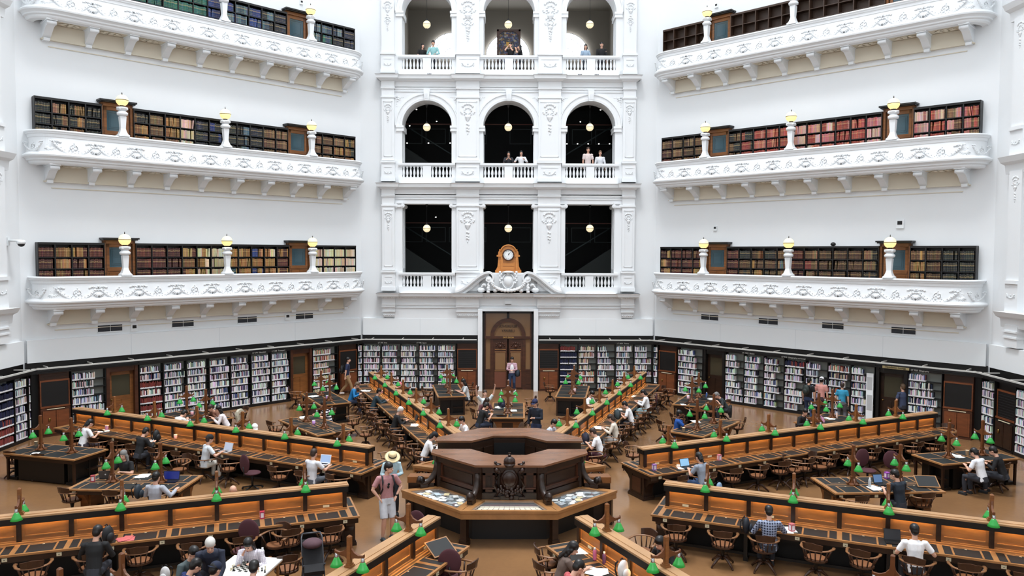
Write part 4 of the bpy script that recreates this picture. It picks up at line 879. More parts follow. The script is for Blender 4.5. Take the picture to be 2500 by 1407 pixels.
# ------------------------------------------------------------------ the eight radial desks
ZR = 1.35; ZD = .79; PITCH = .93
DESK = {}
def desk(key, name, pin, pout, length=None, n=13, ext=.2):
    a, b_ = at(*pin, ZR), at(*pout, ZR); a.z = b_.z = 0
    d = (b_-a); L = length or d.length; d.normalize(); rz = atan2(d.y, d.x)
    M = TR(a.x, a.y, 0, rz); DESK[key] = (M, L, n, name)
    t = thing('reading_desk', 'long double-sided oak reading desk, %s' % name, 'desk', M=M); p = L/n
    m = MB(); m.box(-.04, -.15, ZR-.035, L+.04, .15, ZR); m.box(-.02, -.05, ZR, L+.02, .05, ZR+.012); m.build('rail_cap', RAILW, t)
    m = MB(); m.box(-.03, -.16, ZR-.16, L+.03, -.125, ZR-.035); m.box(-.03, .125, ZR-.16, L+.03, .16, ZR-.035); m.box(-.03, -.16, ZR-.16, -.01, .16, ZR-.035); m.build('shade_black_fascia', BLACKW, t)  # black here stands in for the shadow along the cap's sides
    m = MB(); m.box(0, -.055, ZD, L, .055, ZR-.035)
    for s_ in (-1, 1):
        for k in range(n):
            x0, x1 = k*p+.04, (k+1)*p-.04
            y0, y1 = sorted((s_*.055, s_*.085)); m.box(x0-.03, y0, ZD+.05, x0+.06, y1, ZR-.05); m.box(x1-.06, y0, ZD+.05, x1+.03, y1, ZR-.05)
            m.box(x0+.06, y0, ZD+.06, x1-.06, y1, ZD+.13); y1b = s_*.07; ya, yb = sorted((s_*.055, y1b)); m.box(x0+.06, ya, ZD+.15, x1-.06, yb, ZR-.06)
            m.box(x0+.06, min(s_*.055, s_*.095), ZD+.13, x1-.06, max(s_*.055, s_*.095), ZD+.15, 1)
        for k in range(n+1):
            x = min(max(k*p, .05), L-.05); y0, y1 = sorted((s_*.085, s_*.125)); m.box(x-.045, y0, ZD+.04, x+.045, y1, ZR-.05, 2)
    m.build('partition', [PANO, OAKL, WAL], t)
    m = MB()
    for s_ in (-1, 1): y0, y1 = sorted((s_*.1, s_*.115)); m.box(.05, y0, ZR-.085, L-.05, y1, ZR-.07)
    m.build('strip_light', BULB, t)
    W = .73; e = ext; m = MB()
    for s_ in (-1, 1):
        y0, y1 = sorted((s_*.055, s_*W)); m.box(-e, y0, ZD-.04, L+e, y1, ZD)
        y0, y1 = sorted((s_*.055, s_*.16)); m.box(0, y0, ZD, L, y1, ZD+.035); y0, y1 = sorted((s_*.055, s_*.12)); m.box(0, y0, ZD+.035, L, y1, ZD+.06)
    m.box(-e, -.06, ZD-.04, 0, .06, ZD); m.box(L, -.06, ZD-.04, L+e, .06, ZD)
    m.build('desk_top', OAKL, t)
    m = MB(); z = ZD+.002
    for s_ in (-1, 1):
        for k in range(n):
            x0 = k*p; g = .03
            for (xa, xb, ya, yb, mi, zz) in ((.055, p-.045, .2, W-.05, 0, z), (.2, .235, .235, W-.05, 2, z+.003), (p-.225, p-.19, .235, W-.05, 2, z+.003), (.2, p-.19, .235, .262, 2, z+.0033)):
                y0, y1 = sorted((s_*ya, s_*yb)); m.box(x0+xa, y0, ZD-.01, x0+xb, y1, zz, mi)
            y0, y1 = sorted((s_*.275, s_*.292)); m.box(x0+p/2-.02, y0, ZD, x0+p/2+.02, y1, z+.006, 1)
    if e: m.box(-e+.04, -W+.05, ZD-.01, -.05, -.05, z); m.box(-e+.04, .05, ZD-.01, -.05, W-.05, z)
    m.build('leather_inset', [LEATH, IVORY, OAKL], t)
    m = MB()
    for s_ in (-1, 1):
        y0, y1 = sorted((s_*(W-.03), s_*(W-.09))); m.box(-e+.03, y0, ZD-.16, L+e-.03, y1, ZD-.04)
        for k in range(n):
            x = (k+.0)*p+.12; y0, y1 = sorted((s_*(W-.03), s_*(W-.02))); m.box(x-.045, y0, ZD-.13, x+.045, y1, ZD-.06, 1); m.lathe([(.016, 0), (.016, .004)], c=(x, s_*(W-.018), ZD-.097), seg=8, mi=2)
    m.box(-e+.03, -W+.04, ZD-.16, -e+.07, W-.04, ZD-.04); m.build('apron', [WAL, IVORY, BLACKM], t)
    for x0 in (-e+.05, L+e-.35):
        m = MB(); m.box(x0, -.34, .1, x0+.3, .34, ZD-.16); m.box(x0-.03, -.38, 0, x0+.33, .38, .07); m.box(x0-.015, -.36, .07, x0+.315, .36, .11)
        for s_ in (-1, 1):
            m.prism([(s_*.34, ZD-.16), (s_*.68, ZD-.16), (s_*.66, ZD-.22), (s_*.5, ZD-.3), (s_*.4, ZD-.42), (s_*.34, ZD-.6)], 'x', x0+.05, x0+.25)
        xx = x0-.012 if x0 < 1 else x0+.3; m.box(xx, -.2, .17, xx+.012, .2, .56, 1)
        for q in (-.24, .2): m.box(xx-.004, q, .15, xx+.016, q+.04, .6)
        m.build('end_pedestal', [WAL, REDW], t)
    m = MB(); m.box(.1, -.04, 0, L-.1, .04, ZD-.04)
    for k in range(2, n, 3):
        x = k*p; m.box(x-.05, -.6, 0, x+.05, .6, .1); m.box(x-.04, -.64, .1, x+.04, .64, ZD-.16)
    m.box(.1, -.5, .1, L-.1, -.46, .16); m.box(.1, .46, .1, L-.1, .5, .16)
    m.build('under_frame', BLACKW, t)
    for k in (0, 2):
        m = MB(); x = (k+.5)*p; m.box(x-.07, -.1, ZD+.075, x+.07, -.095, ZD+.125)
        if k == 0: m.box(x-.07, .095, ZD+.075, x+.07, .1, ZD+.125)
        m.build('number_plate', IVORY, t)
    return t
desk('LU', 'running from the centre towards the far left', (905, 1090), (188, 996))
desk('RU', 'running from the centre towards the far right', (1566, 1094), (2278, 1006))
desk('LL', 'crossing the lower left of the view', (845, 1180), (0, 1262), 12.1)
desk('RL', 'crossing the lower right of the view', (1627, 1178), (2500, 1282), 12.1)
desk('FL', 'cut by the bottom edge, left of the central counter', (1058, 1261), (818, 1407), 11.2, n=12)
desk('FR', 'cut by the bottom edge, right of the central counter', (1421, 1261), (1661, 1407), 11.2, n=12)
desk('BL', 'running back left behind the central counter', (1118, 1057), (908, 908), n=13)
desk('BR', 'running back right behind the central counter', (1362, 1057), (1571, 908), n=13)
# ------------------------------------------------------------------ lamps
def shade_mb(x, y, z):
    m = MB(); m.lathe([(.035, 0), (.05, -.03), (.085, -.1), (.112, -.155), (.108, -.155), (.08, -.1), (.03, -.01)], c=(x, y, z), seg=16); return m
LPW = mat('lamp_post_wood', (104, 62, 34), .35, grain=(2, 2, 9), vary=.2)
def lamp_proto(name, label, h, M, tall=False):
    t = thing(name, label, 'lamp', M=M); m = MB()
    if tall:
        m.lathe([(.17, 0), (.17, .03), (.1, .06), (.075, .14), (.06, .2)], seg=4, sq=True, smooth=False)
        for a in range(4): m.tube([(.16*cos(a*pi/2), .16*sin(a*pi/2), .02), (.09*cos(a*pi/2), .09*sin(a*pi/2), .07), (.065*cos(a*pi/2), .065*sin(a*pi/2), .17)], .022, 6)
        m.box(-.05, -.05, .2, .05, .05, .22); m.box(-.034, -.034, .2, .034, .034, h)
    else:
        m.box(-.075, -.06, 0, .075, .06, .03); m.box(-.055, -.045, .03, .055, .045, .06); m.box(-.034, -.034, .05, .034, .034, h)
    m.lathe([(.05, h), (.05, h+.015), (.02, h+.04)], seg=4, sq=True, smooth=False)
    m.build('post', OAK if not tall else LPW, t)
    m = MB(); za = h-.28 if not tall else h-.32
    for s_ in (-1, 1):
        P = [(s_*.03, za+.2), (s_*.05, za+.1), (s_*.1, za+.04), (s_*.19, za), (s_*.28, za+.01), (s_*.3, za+.035), (s_*.3, za-.02), (s_*.2, za-.045), (s_*.08, za-.06), (s_*.03, za-.1)]
        m.prism([(y, z) for y, z in P], 'x', -.02, .02)
    m.build('arm', LPW, t)
    for s_ in (-1, 1):
        shade_mb(0, s_*.27, za-.1).build('shade', GREEN, t)
        m = MB(); m.lathe([(.012, 0), (.03, -.02), (.034, -.07), (.036, -.09)], c=(0, s_*.27, za-.02), seg=10); m.build('holder', CHROME, t)
    return t
RL0 = lamp_proto('desk_lamp', '', .5, TR(0, 0, -50)); TL0 = lamp_proto('table_lamp', '', 1.0, TR(0, 0, -50), True)
ORD = ('first', 'second', 'third', 'fourth', 'fifth', 'sixth', 'seventh', 'eighth', 'ninth', 'tenth', 'eleventh', 'twelfth', 'thirteenth')
DN = {'LU': 'far left', 'RU': 'far right', 'LL': 'lower left', 'RL': 'lower right', 'FL': 'front left', 'FR': 'front right', 'BL': 'back left', 'BR': 'back right'}
used = False
for key, (M, L, n, nm) in DESK.items():
    p = L/n; k = 0; s_ = p
    lim = {'LL': 5, 'RL': 5, 'FL': 2, 'FR': 2}.get(key, 9)
    while s_ < L-.1 and k < lim:
        lb = 'green two-shade lamp, %s from the centre on the %s desk rail' % (ORD[k], DN[key])
        Mx = M @ TR(s_, 0, ZR+.012)
        if not used: RL0.matrix_world = Mx; RL0['label'] = lb; used = True
        else: clone(RL0, Mx, lb)
        s_ += 2*p; k += 1
# ------------------------------------------------------------------ free-standing tables
TAB = {}
def table(key, pts, where, big=True, lamps=(.28, .72), lampn=None):
    P = [at(x, y, ZD) for x, y in pts]   # order: around the top
    c = sum(P, Vector())/4; e1 = ((P[1]-P[0])+(P[2]-P[3]))/2; e2 = ((P[3]-P[0])+(P[2]-P[1]))/2
    if e1.length < e2.length: e1, e2 = e2, e1
    L, W = e1.length, e2.length; rz = atan2(e1.y, e1.x); M = TR(c.x, c.y, 0, rz); TAB[key] = (M, L, W, where)
    t = thing('reading_table', '%s reading table %s' % ('oak and black leather' if big else 'dark panelled, leather topped', where), 'table', M=M)
    x, y = L/2, W/2; m = MB(); m.box(-x, -y, ZD-.04, x, y, ZD); m.build('table_top', OAKL, t)
    m = MB(); z = ZD+.002; b_ = .07
    if big:
        n = max(2, round(L/1.05)); p = (L-2*b_)/n
        for k in range(n):
            x0 = -x+b_+k*p
            for s_ in (-1, 1):
                for (xa, xb, ya, yb, mi, zz) in ((.03, p-.03, .03, y-b_, 0, z), (.2, .235, .13, y-b_, 2, z+.003), (p-.235, p-.2, .13, y-b_, 2, z+.003), (.2, p-.2, .11, .14, 2, z+.0033)):
                    if xb > xa: y0, y1 = sorted((s_*ya, s_*yb)); m.box(x0+xa, y0, ZD-.01, x0+xb, y1, zz, mi)
                y0, y1 = sorted((s_*.16, s_*.175)); m.box(x0+p/2-.02, y0, ZD, x0+p/2+.02, y1, z+.005, 1)
    else:
        for xa, xb in ((-x+b_, -x*.55), (-x*.55+.05, -.025), (.025, x*.55-.05), (x*.55, x-b_)):
            for s_ in (-1, 1): y0, y1 = sorted((s_*.025, s_*(y-b_))); m.box(xa, y0, ZD-.01, xb, y1, z)
    m.build('leather_inset', [LEATH, IVORY, OAKL], t)
    if big:
        m = MB(); m.box(-x+.06, -y+.06, ZD-.15, x-.06, -y+.1, ZD-.04); m.box(-x+.06, y-.1, ZD-.15, x-.06, y-.06, ZD-.04); m.box(-x+.06, -y+.06, ZD-.15, -x+.1, y-.06, ZD-.04); m.box(x-.1, -y+.06, ZD-.15, x-.06, y-.06, ZD-.04)
        for k in range(n):
            for s_ in (-1, 1): xx = -x+b_+(k+.12)*p; m.box(xx-.045, min(s_*(y-.06), s_*(y-.05)), ZD-.13, xx+.045, max(s_*(y-.06), s_*(y-.05)), ZD-.065, 1)
        m.build('apron', [WAL, IVORY], t)
        for s_ in (-1, 1):
            m = MB(); x0, x1 = sorted((s_*(x-.14), s_*(x-.4))); m.box(x0, -.3, .08, x1, .3, ZD-.15); m.box(x0-.03, -.36, 0, x1+.03, .36, .08)
            for q in (-1, 1): m.prism([(q*.3, ZD-.15), (q*(y-.12), ZD-.15), (q*(y-.2), ZD-.25), (q*.38, ZD-.38), (q*.3, ZD-.55)], 'x', x0+.04, x1-.04)
            xx = s_*(x-.135); m.box(min(xx, xx-s_*.01), -.2, .2, max(xx, xx-s_*.01), .2, .58, 1)
            m.build('pedestal', [OAK, WAL], t)
        m = MB(); m.box(-x+.2, -.05, .12, x-.2, .05, .2); m.build('stretcher', BLACKW, t)
    else:
        m = MB(); m.box(-x+.05, -y+.05, ZD-.16, x-.05, y-.05, ZD-.04)
        for sx in (-1, 1):
            for sy in (-1, 1): m.box(min(sx*(x-.06), sx*(x-.12)), min(sy*(y-.06), sy*(y-.12)), 0, max(sx*(x-.06), sx*(x-.12)), max(sy*(y-.06), sy*(y-.12)), ZD-.1)
        m.build('frame', [WAL], t)
        m = MB(); m.box(-x+.45, -y+.1, .03, x-.45, y-.1, ZD-.1); m.box(-x+.12, -.02, .03, -x+.4, .02, ZD-.1); m.box(-x+.08, -y+.1, 0, -x+.4, y-.1, .08); m.box(x-.4, -y+.1, 0, x-.08, y-.1, .08)
        for sx in (-1, 1): x0, x1 = sorted((sx*(x-.3), sx*(x-.32))); m.box(x0, -y+.1, .05, x1, y-.1, ZD-.1); m.box(min(sx*(x-.08), sx*(x-.1)), -.015, .05, max(sx*(x-.08), sx*(x-.1)), .015, ZD-.1)
        m.build('cabinet', BLACKW, t)
        m = MB(); m.box(-x+.1, -y+.12, .3, -x+.28, -.06, .32); m.box(x-.28, .06, .3, x-.1, y-.12, .32); m.build('shelf', WAL, t)
    for j, f in enumerate(lamps):
        A1v, A2v = M @ Vector((-x+f*L, 0, 0)), M @ Vector((-x+(1-f)*L, 0, 0)); dv = A1v-A2v
        clone(TL0, M @ TR(-x+f*L, 0, ZD), 'tall green lamp, %s on table %s' % (('left one' if dv.x < 0 else 'right one') if abs(dv.x) > abs(dv.y)*.6 else ('front one' if dv.y < 0 else 'back one'), where))
    return t
LF = ''
table('T1', [(0, 1106), (182, 1124), (263, 1096), (105, 1083)], 'at the left edge of the view', False)
table('T2', [(164, 1195), (440, 1200), (494, 1160), (233, 1157)], 'with laptop and grey-hooded reader, lower left', True)
table('T3', [(681, 1026), (778, 1066), (863, 1048), (764, 1013)], 'behind the far left desk, striped shirt reader', True)
table('T4', [(734, 960), (779, 990), (859, 983), (807, 956)], 'near the left wall doors', False)
table('T5', [(396, 1013), (501, 1036), (566, 1018), (457, 998)], 'below the left wall bookshelves', False)
table('T7', [(1637, 1053), (1713, 1068), (1806, 1031), (1727, 1017)], 'behind the far right desk, blue shirt reader', True)
table('T6', [(1639, 986), (1718, 995), (1749, 966), (1683, 961)], 'near the right wall door', False)
table('T8', [(1933, 1033), (2020, 1042), (2095, 1019), (2010, 1010)], 'below the right wall bookshelves', False)
table('T9', [(2226, 1109), (2301, 1135), (2500, 1119), (2399, 1096)], 'at the right edge of the view', False)
table('T10', [(1982, 1166), (2036, 1205), (2306, 1202), (2236, 1162)], 'with a raised lid, right side', True)
table('T12', [(1195, 1021), (1282, 1021), (1281, 983), (1203, 983)], 'behind the central counter', True)
table('T11', [(1066, 970), (1141, 967), (1118, 939), (1056, 939)], 'left of the entrance door', False)
table('T13', [(1354, 970), (1432, 972), (1440, 942), (1369, 941)], 'right of the entrance door', False)
# lamps of tables below the bottom edge
for (px, py, z, lb) in ((297, 1349, 1.83, 'left of the chess players'), (146, 1386, 1.83, 'in the bottom left corner'), (2180, 1354, 1.83, 'near the bottom right corner')):
    P = at(px, py, z); t = clone(TL0, TR(P.x, P.y, ZD-.0, radians(60)), 'tall green lamp at the bottom edge, %s' % lb)
    m = MB(); m.box(-.55, -.9, ZD-.04, .55, .22, ZD); t2 = thing('reading_table', 'dark reading table below the frame, %s' % lb, 'table', M=TR(P.x, P.y, 0, radians(0))); m.build('table_top', OAKL, t2)
    m = MB(); m.box(-.5, -.8, 0, .5, .15, ZD-.04); m.build('cabinet', BLACKW, t2)
# ------------------------------------------------------------------ central counter
C0 = Vector((.06, -.36, 0)); T8_ = tan(pi/8)
CT = thing('central_counter', 'octagonal walnut counter on a raised core in the middle of the room', 'counter', M=TR(C0.x, C0.y))
def ring(m, a0, a1, z0, z1, sides=range(8), gap=None, mi=0):
    for k in sides:
        a = radians(45*k); n = Vector((cos(a), sin(a), 0)); u = Vector((-sin(a), cos(a), 0))
        segs = [(-1, 1)]
        if gap and k in (0, 4): segs = [(-1, -gap/(a1*T8_)), (gap/(a1*T8_), 1)]
        for s0, s1 in segs:
            f = lambda A_, s_: n*A_+u*(A_*T8_*s_ if not gap or abs(s_) == 1 else a1*T8_*s_)
            q = [f(a0, s0), f(a1, s0), f(a1, s1), f(a0, s1)]
            vs = [(p.x, p.y, z) for z in (z0, z1) for p in q]
            m.add(vs, [(0, 1, 2, 3), (7, 6, 5, 4), (0, 4, 5, 1), (1, 5, 6, 2), (2, 6, 7, 3), (3, 7, 4, 0)], mi)
ZC = 1.7
m = MB(); ring(m, 1.0, 1.95, ZC-.05, ZC, gap=.42); m.build('counter_top', WALT, CT)
m = MB(); ring(m, 1.05, 1.9, ZC-.12, ZC-.05, gap=.44); ring(m, 1.65, 1.88, ZC-.2, ZC-.12, gap=.44); ring(m, 1.62, 1.76, .3, ZC-.1, gap=.44); ring(m, 1.02, 1.12, .3, ZC-.1, gap=.44); ring(m, 1.74, 1.82, .82, 1.0, sides=(1, 2, 3, 5, 6, 7))
m.box(-1.9, -.46, .0, -1.0, -.42, ZC-.05); m.box(-1.9, .42, 0, -1.0, .46, ZC-.05); m.box(1.0, -.46, 0, 1.9, -.42, ZC-.05); m.box(1.0, .42, 0, 1.9, .46, ZC-.05); m.build('body', WAL, CT)
m = MB()
for k in (1, 3, 5, 6, 7, 2):
    a = radians(45*k); M_ = Matrix.Rotation(a-pi/2, 4, 'Z'); m.T = M_
    w = 1.76*T8_-.1
    if k == 6: segs = [(-w, -.34), (.34, w)]
    else: segs = [(-w, w)]
    for x0, x1 in segs:
        for q in ((x0, 1.02, x1, 1.08), (x0, 1.42, x1, 1.48), (x0, 1.02, x0+.06, 1.48), (x1-.06, 1.02, x1, 1.48)): m.box(q[0], 1.76, q[1], q[2], 1.79, q[3])
        m.box(x0+.11, 1.76, 1.12, x1-.11, 1.775, 1.38, 1); m.box(x0, 1.76, 1.1, x1, 1.83, 1.13)
    wi = 1.02*T8_-.06
    if k != 2:
     for x0, x1 in ((-wi, -.02), (.02, wi)): m.box(x0, .99, .5, x1, 1.01, 1.45, 1)
m.T = None; m.build('panelling', [REDW, WAL], CT)
m = MB(); m.box(-.42, 1.0, .5, .42, 1.03, 1.5); m.build('hatch', BLACKM, CT)
m = MB(); ring(m, 1.2, 2.1, 0, .7, sides=(1, 2, 3, 5, 6, 7)); m.build('core', BLACKW, CT)
m = MB(); ring(m, .0, 1.1, 0, .3); m.build('platform', WAL, CT)
ZT_ = .85; A0_, A1_ = 1.78, 2.66
m = MB(); sd = (5, 6, 7, 1, 2, 3)
ring(m, A1_-.09, A1_, ZT_-.06, ZT_, sides=sd); ring(m, A0_, A0_+.1, ZT_-.06, ZT_, sides=sd); ring(m, A1_-.06, A1_-.02, ZT_-.2, ZT_-.06, sides=sd)
for k in sd:
    a = radians(45*k); m.T = Matrix.Rotation(a-pi/2, 4, 'Z')
    for s_ in (-1, 1):
        w1, w0 = A1_*T8_, A0_*T8_
        P = [(s_*w1, A1_-.02), (s_*(w1-.2), A1_-.02), (s_*(w0-.2+.0), A0_), (s_*w0, A0_)]
        m.prism(P, 'z', ZT_-.06, ZT_-.001)
m.T = None; m.build('display_frame', OAKL, CT)
m = MB(); ring(m, A0_, A1_-.05, ZT_-.13, ZT_-.1, sides=(5, 6, 7)); ring(m, A0_, A1_-.05, ZT_-.13, ZT_-.02, sides=(1, 2, 3), mi=1); m.build('display_tray', [mat('display_lining', (96, 40, 40), .8), OAK], CT)
for k in (5, 6, 7):
    for s_ in (-1, 1):
        a = radians(45*k+22.5*s_); m = MB()
        if k == 6 or s_*(k-6) > 0:
            m.T = Matrix.Rotation(a-pi/2, 4, 'Z'); r = (A1_-.12)/cos(pi/8)
            m.box(-.075, r-.15, .1, .075, r, ZT_-.2); m.box(-.1, r-.18, 0, .1, r+.03, .1); m.box(-.09, r-.17, .1, .09, r+.02, .15)
            m.T = None; m.build('leg', WAL, CT)
for k in (5, 6, 7):
    for s_ in (-1, 1):
        if k == 6 or s_*(k-6) > 0:
            m = MB(); a = radians(45*k+22.5*s_); m.T = Matrix.Rotation(a-pi/2, 4, 'Z'); r = 1.76/cos(pi/8)
            m.box(-.1, r-.1, .85, .1, r+.08, ZC-.2); m.box(-.13, r-.1, ZC-.2, .13, r+.13, ZC-.06)
            P = [(0, r+.05, 1.5), (0, r+.06, 1.35), (0, r+.09, 1.2), (0, r+.17, 1.07), (0, r+.3, .98), (0, r+.44, .96), (0, r+.52, 1.02), (0, r+.5, 1.1), (0, r+.43, 1.09)]
            m.tube(P, [.07, .075, .08, .08, .08, .085, .08, .06, .04], 8, up=(1, 0, 0)); m.box(-.07, r+.3, .85, .07, r+.5, .96)
            for q in (-1, 1): m.ball((q*.0, r+.46, 1.03), .1, 8, 6, 0, 1.1, 1, 1)
            m.T = None; m.build('scroll_bracket', WAL, CT)
# display glass and contents
for k, nm in ((5, 'left'), (6, 'front'), (7, 'right')):
    a = radians(45*k-90); M_ = TR(C0.x, C0.y) @ Matrix.Rotation(a, 4, 'Z')
    m = MB(); w1, w0 = A1_*T8_-.21, A0_*T8_-.0
    m.prism([(-w1, A1_-.09), (w1, A1_-.09), (w0-.2, A0_+.1), (-w0+.2, A0_+.1)], 'z', ZT_-.022, ZT_-.012); g_ = m.build('display_glass', GLZ, CT, M=Matrix.Rotation(a, 4, 'Z'))
    if k == 6:
        CARD = mat('cream_card', (238, 228, 204), .6)
        for r_ in range(5):
            for c_ in range(12):
                y = A1_-.15-.105*r_; wd = (w1-.05)*(1-.045*r_); x = -wd+2*wd*(c_+.5)/12
                mm = MB(); mm.box(-.055, -.045, 0, .055, .045, .006); mm.box(-.055, .043, 0, .055, .047, .012)
                tag(mm.build('display_card', CARD, M=M_ @ TR(x, y, ZT_-.1)), 'cream card, row %d from the front, number %d from the right, front case' % (r_+1, c_+1), 'card', 'cards laid out in the front display case')
    else:
        PM = [mat('white_paper', (232, 232, 228), .7), mat('grey_print', (150, 154, 158), .7), mat('cream_paper', (214, 196, 150), .7), mat('dark_print', (54, 58, 62), .7), mat('pale_blue_paper', (186, 200, 208), .7)]
        for q in range(44):
            y = R.uniform(A0_+.16, A1_-.18); wd = A1_*T8_-.33-(A1_-y)*.3; x = -wd+2*wd*((q*.618) % 1); x *= .97
            mm = MB(); mm.box(-.09, -.065, 0, .09, .065, .003)
            tag(mm.build('loose_paper', R.choice(PM[:2]*3+PM), M=M_ @ TR(x, y, ZT_-.098+.0019*q, R.uniform(-1, 1))), 'loose sheet in the scattered heap under glass, %s display case' % nm, 'paper', 'scattered papers in the %s display case' % nm)
# carved crest
m = MB(); y = -1.86
m.ball((0, y, 1.32), .27, 16, 12, 0, .85, .35, 1.1); m.ball((0, y-.06, 1.36), .19, 16, 10, 0, .9, .35, 1)
m.lathe([(.12, 0), (.14, .05), (.12, .07)], c=(0, y-.02, 1.66), seg=14); m.ball((0, y-.02, 1.78), .14, 14, 10, 0, 1, .8, .85); m.ball((0, y-.02, 1.92), .04, 8, 6)
m.box(-.03, y-.03, 1.93, .03, y, 1.99)
for k in range(7): m.tube([(.13*cos(pi*k/6), y-.02-.06*sin(pi*k/6), 1.72), (.1*cos(pi*k/6), y-.02-.1*sin(pi*k/6), 1.84), (0, y-.03, 1.9)], .014, 5)
for s_ in (-1, 1):
    m.tube([(s_*.2, y-.03, 1.7), (s_*.3, y-.05, 1.72), (s_*.33, y-.05, 1.62), (s_*.25, y-.05, 1.52), (s_*.3, y-.06, 1.4), (s_*.33, y-.05, 1.2), (s_*.26, y-.05, 1.06), (s_*.32, y-.04, .96)], [.03, .045, .05, .06, .05, .05, .045, .03], 7)
    m.ball((s_*.3, y-.07, 1.58), .06, 8, 6); m.ball((s_*.33, y-.04, 1.75), .04, 8, 6); m.box(s_*.3-.07, y-.05, .88, s_*.3+.07, y+.05, .93)
    for k in range(4): m.ball((s_*(.08+.06*k), y-.06, 1.02+.03*k), .05, 7, 5)
for k in range(9): a = pi+pi*k/8; m.ball((.2*cos(a), y-.09, 1.2+.13*sin(a)), .035, 7, 5)
for k in range(6): m.ball((.05*(-1)**k, y-.05, .92+.05*k), .06, 7, 5)
m.box(-.2, y-.02, .86, .2, y+.08, .95); m.build('carved_crest', mat('dark_carved_walnut', (44, 24, 15), .28), CT)
# single green bracket lamps under the counter edge
for px, py, nm in ((1145, 1157, 'left of the four in front, outer'), (1181, 1160, 'left of the crest, inner'), (1304, 1160, 'right of the crest, inner'), (1340, 1158, 'right of the four in front, outer'), (1065, 1133, 'at the left corner of the counter'), (1419, 1131, 'at the right corner of the counter')):
    a = 1 if px > 1240 else -1; out = abs(px-1240) > 150
    vy = 1.76/cos(pi/8); va = radians(-90+a*(67.5 if out else 22.5)); P = at(px, py-10, 1.42)
    V = Vector((C0.x+vy*cos(va), C0.y+vy*sin(va), 1.56))
    t = thing('bracket_lamp', 'single green glass lamp hanging from the counter, %s' % nm, 'lamp', M=TR(P.x, P.y, 1.42))
    shade_mb(0, 0, .06).build('shade', GREEN, t); m = MB(); m.lathe([(.012, .12), (.03, .1), (.034, .04)], seg=8); m.build('holder', CHROME, t)
    m = MB(); d = V-Vector((P.x, P.y, 1.42)); m.tube([(0, 0, .12), (d.x*.1, d.y*.1, .17), (d.x, d.y, d.z)], .012, 6); m.build('arm', BLACKM, t)
m = MB(); m.box(-.05, 0, -.07, .05, .004, .07); m.box(-.012, -.002, -.03, .012, 0, .045, 1)
M_ = TR(.95, .75, 1.55, rz=radians(-45)); P = at(1308, 1077, 1.55); tag(m.build('info_sign', [mat('red_sign', (140, 30, 34), .5), PANELW], M=TR(P.x, P.y, 1.5, radians(-30))), 'small red and white notice on the inner face of the counter', 'sign')
# two low return desks at the sides of the counter
for s_, nm in ((-1, 'left'), (1, 'right')):
    t = thing('side_cabinet', 'low sloping walnut cabinet at the %s opening of the central counter' % nm, 'cabinet', M=TR(C0.x+s_*2.2, C0.y-.55))
    m = MB(); m.box(-.32, -.28, 0, .32, .28, .95); m.build('carcass', WAL, t); m = MB(); m.prism([(-.3, .95), (.3, .95), (.3, 1.02), (-.3, 1.1)], 'x', -.34, .34); m.build('sloping_lid', OAK, t)
# ------------------------------------------------------------------ chairs
def chair_proto():
    t = thing('swivel_armchair', '', 'chair', M=TR(0, 0, -60)); n = 14
    m = MB(); m.prism([(.235*cos(2*pi*k/n)*(1.0), .22*sin(2*pi*k/n)) for k in range(n)], 'z', .43, .465); m.build('seat', BRN, t)
    m = MB(); m.prism([(.2*cos(2*pi*k/n), .02+.18*sin(2*pi*k/n)) for k in range(n)], 'z', .465, .478); m.build('seat_pad', TAN, t)
    m = MB(); P = [(.29*cos(pi+pi*k/12)*(1 if True else 1), .27*sin(pi+pi*k/12), .68+.015*sin(pi*k/12)) for k in range(13)]
    P = [(-.3, .2, .665), (-.31, .1, .67)]+P[0:13]+[(.31, .1, .67), (.3, .2, .665)]
    m.tube(P, [.04, .034]+[.03]*13+[.034, .04], 6, flat=.55); m.build('arm_rail', BRNL, t)
    m = MB(); vs = []
    for z, o in ((.7, 0), (.86, .03)):
        for k in range(7):
            a = pi*1.5+(k-3)*.22
            for r_ in (.265+o, .29+o): vs.append((r_*cos(a)*1.05, r_*sin(a), z+(0 if z < .8 else -.012*abs(k-3))))
    f = []
    for k in range(6):
        a = 2*k; f += [(a, a+2, a+16, a+14), (a+1, a+15, a+17, a+3), (a+14, a+16, a+17, a+15), (a, a+1, a+3, a+2)]
    f += [(0, 14, 15, 1), (12, 13, 27, 26)]; m.add(vs, f, 0); m.build('backrest', BRN, t)
    m = MB()
    for k in (-3, -1.6, -.5, .5, 1.6, 3): a = pi*1.5+k*.4; m.tube([(.2*cos(a), .19*sin(a), .46), (.28*cos(a), .26*sin(a), .69)], .014, 5)
    for s_ in (-1, 1): m.tube([(s_*.2, .08, .46), (s_*.3, .13, .67)], .018, 5)
    m.build('spindles', BRN, t)
    m = MB(); m.lathe([(.035, .14), (.03, .25), (.05, .36), (.12, .42), (.12, .435)], seg=8); m.build('column', BLACKW, t)
    lg = MB(); lg.tube([(.0, .03, .2), (0, .12, .19), (0, .22, .1), (0, .3, .03)], [.035, .032, .026, .022], 6); lg.ball((0, .3, .025), .025, 6, 4); lm = None
    for k in range(4):
        M_ = Matrix.Rotation(pi/4+k*pi/2, 4, 'Z')
        if lm is None: o = lg.build('leg', BRN, t, M=M_); lm = o.data
        else: put('leg', lm, t, M_)
    return t
CH0 = chair_proto()
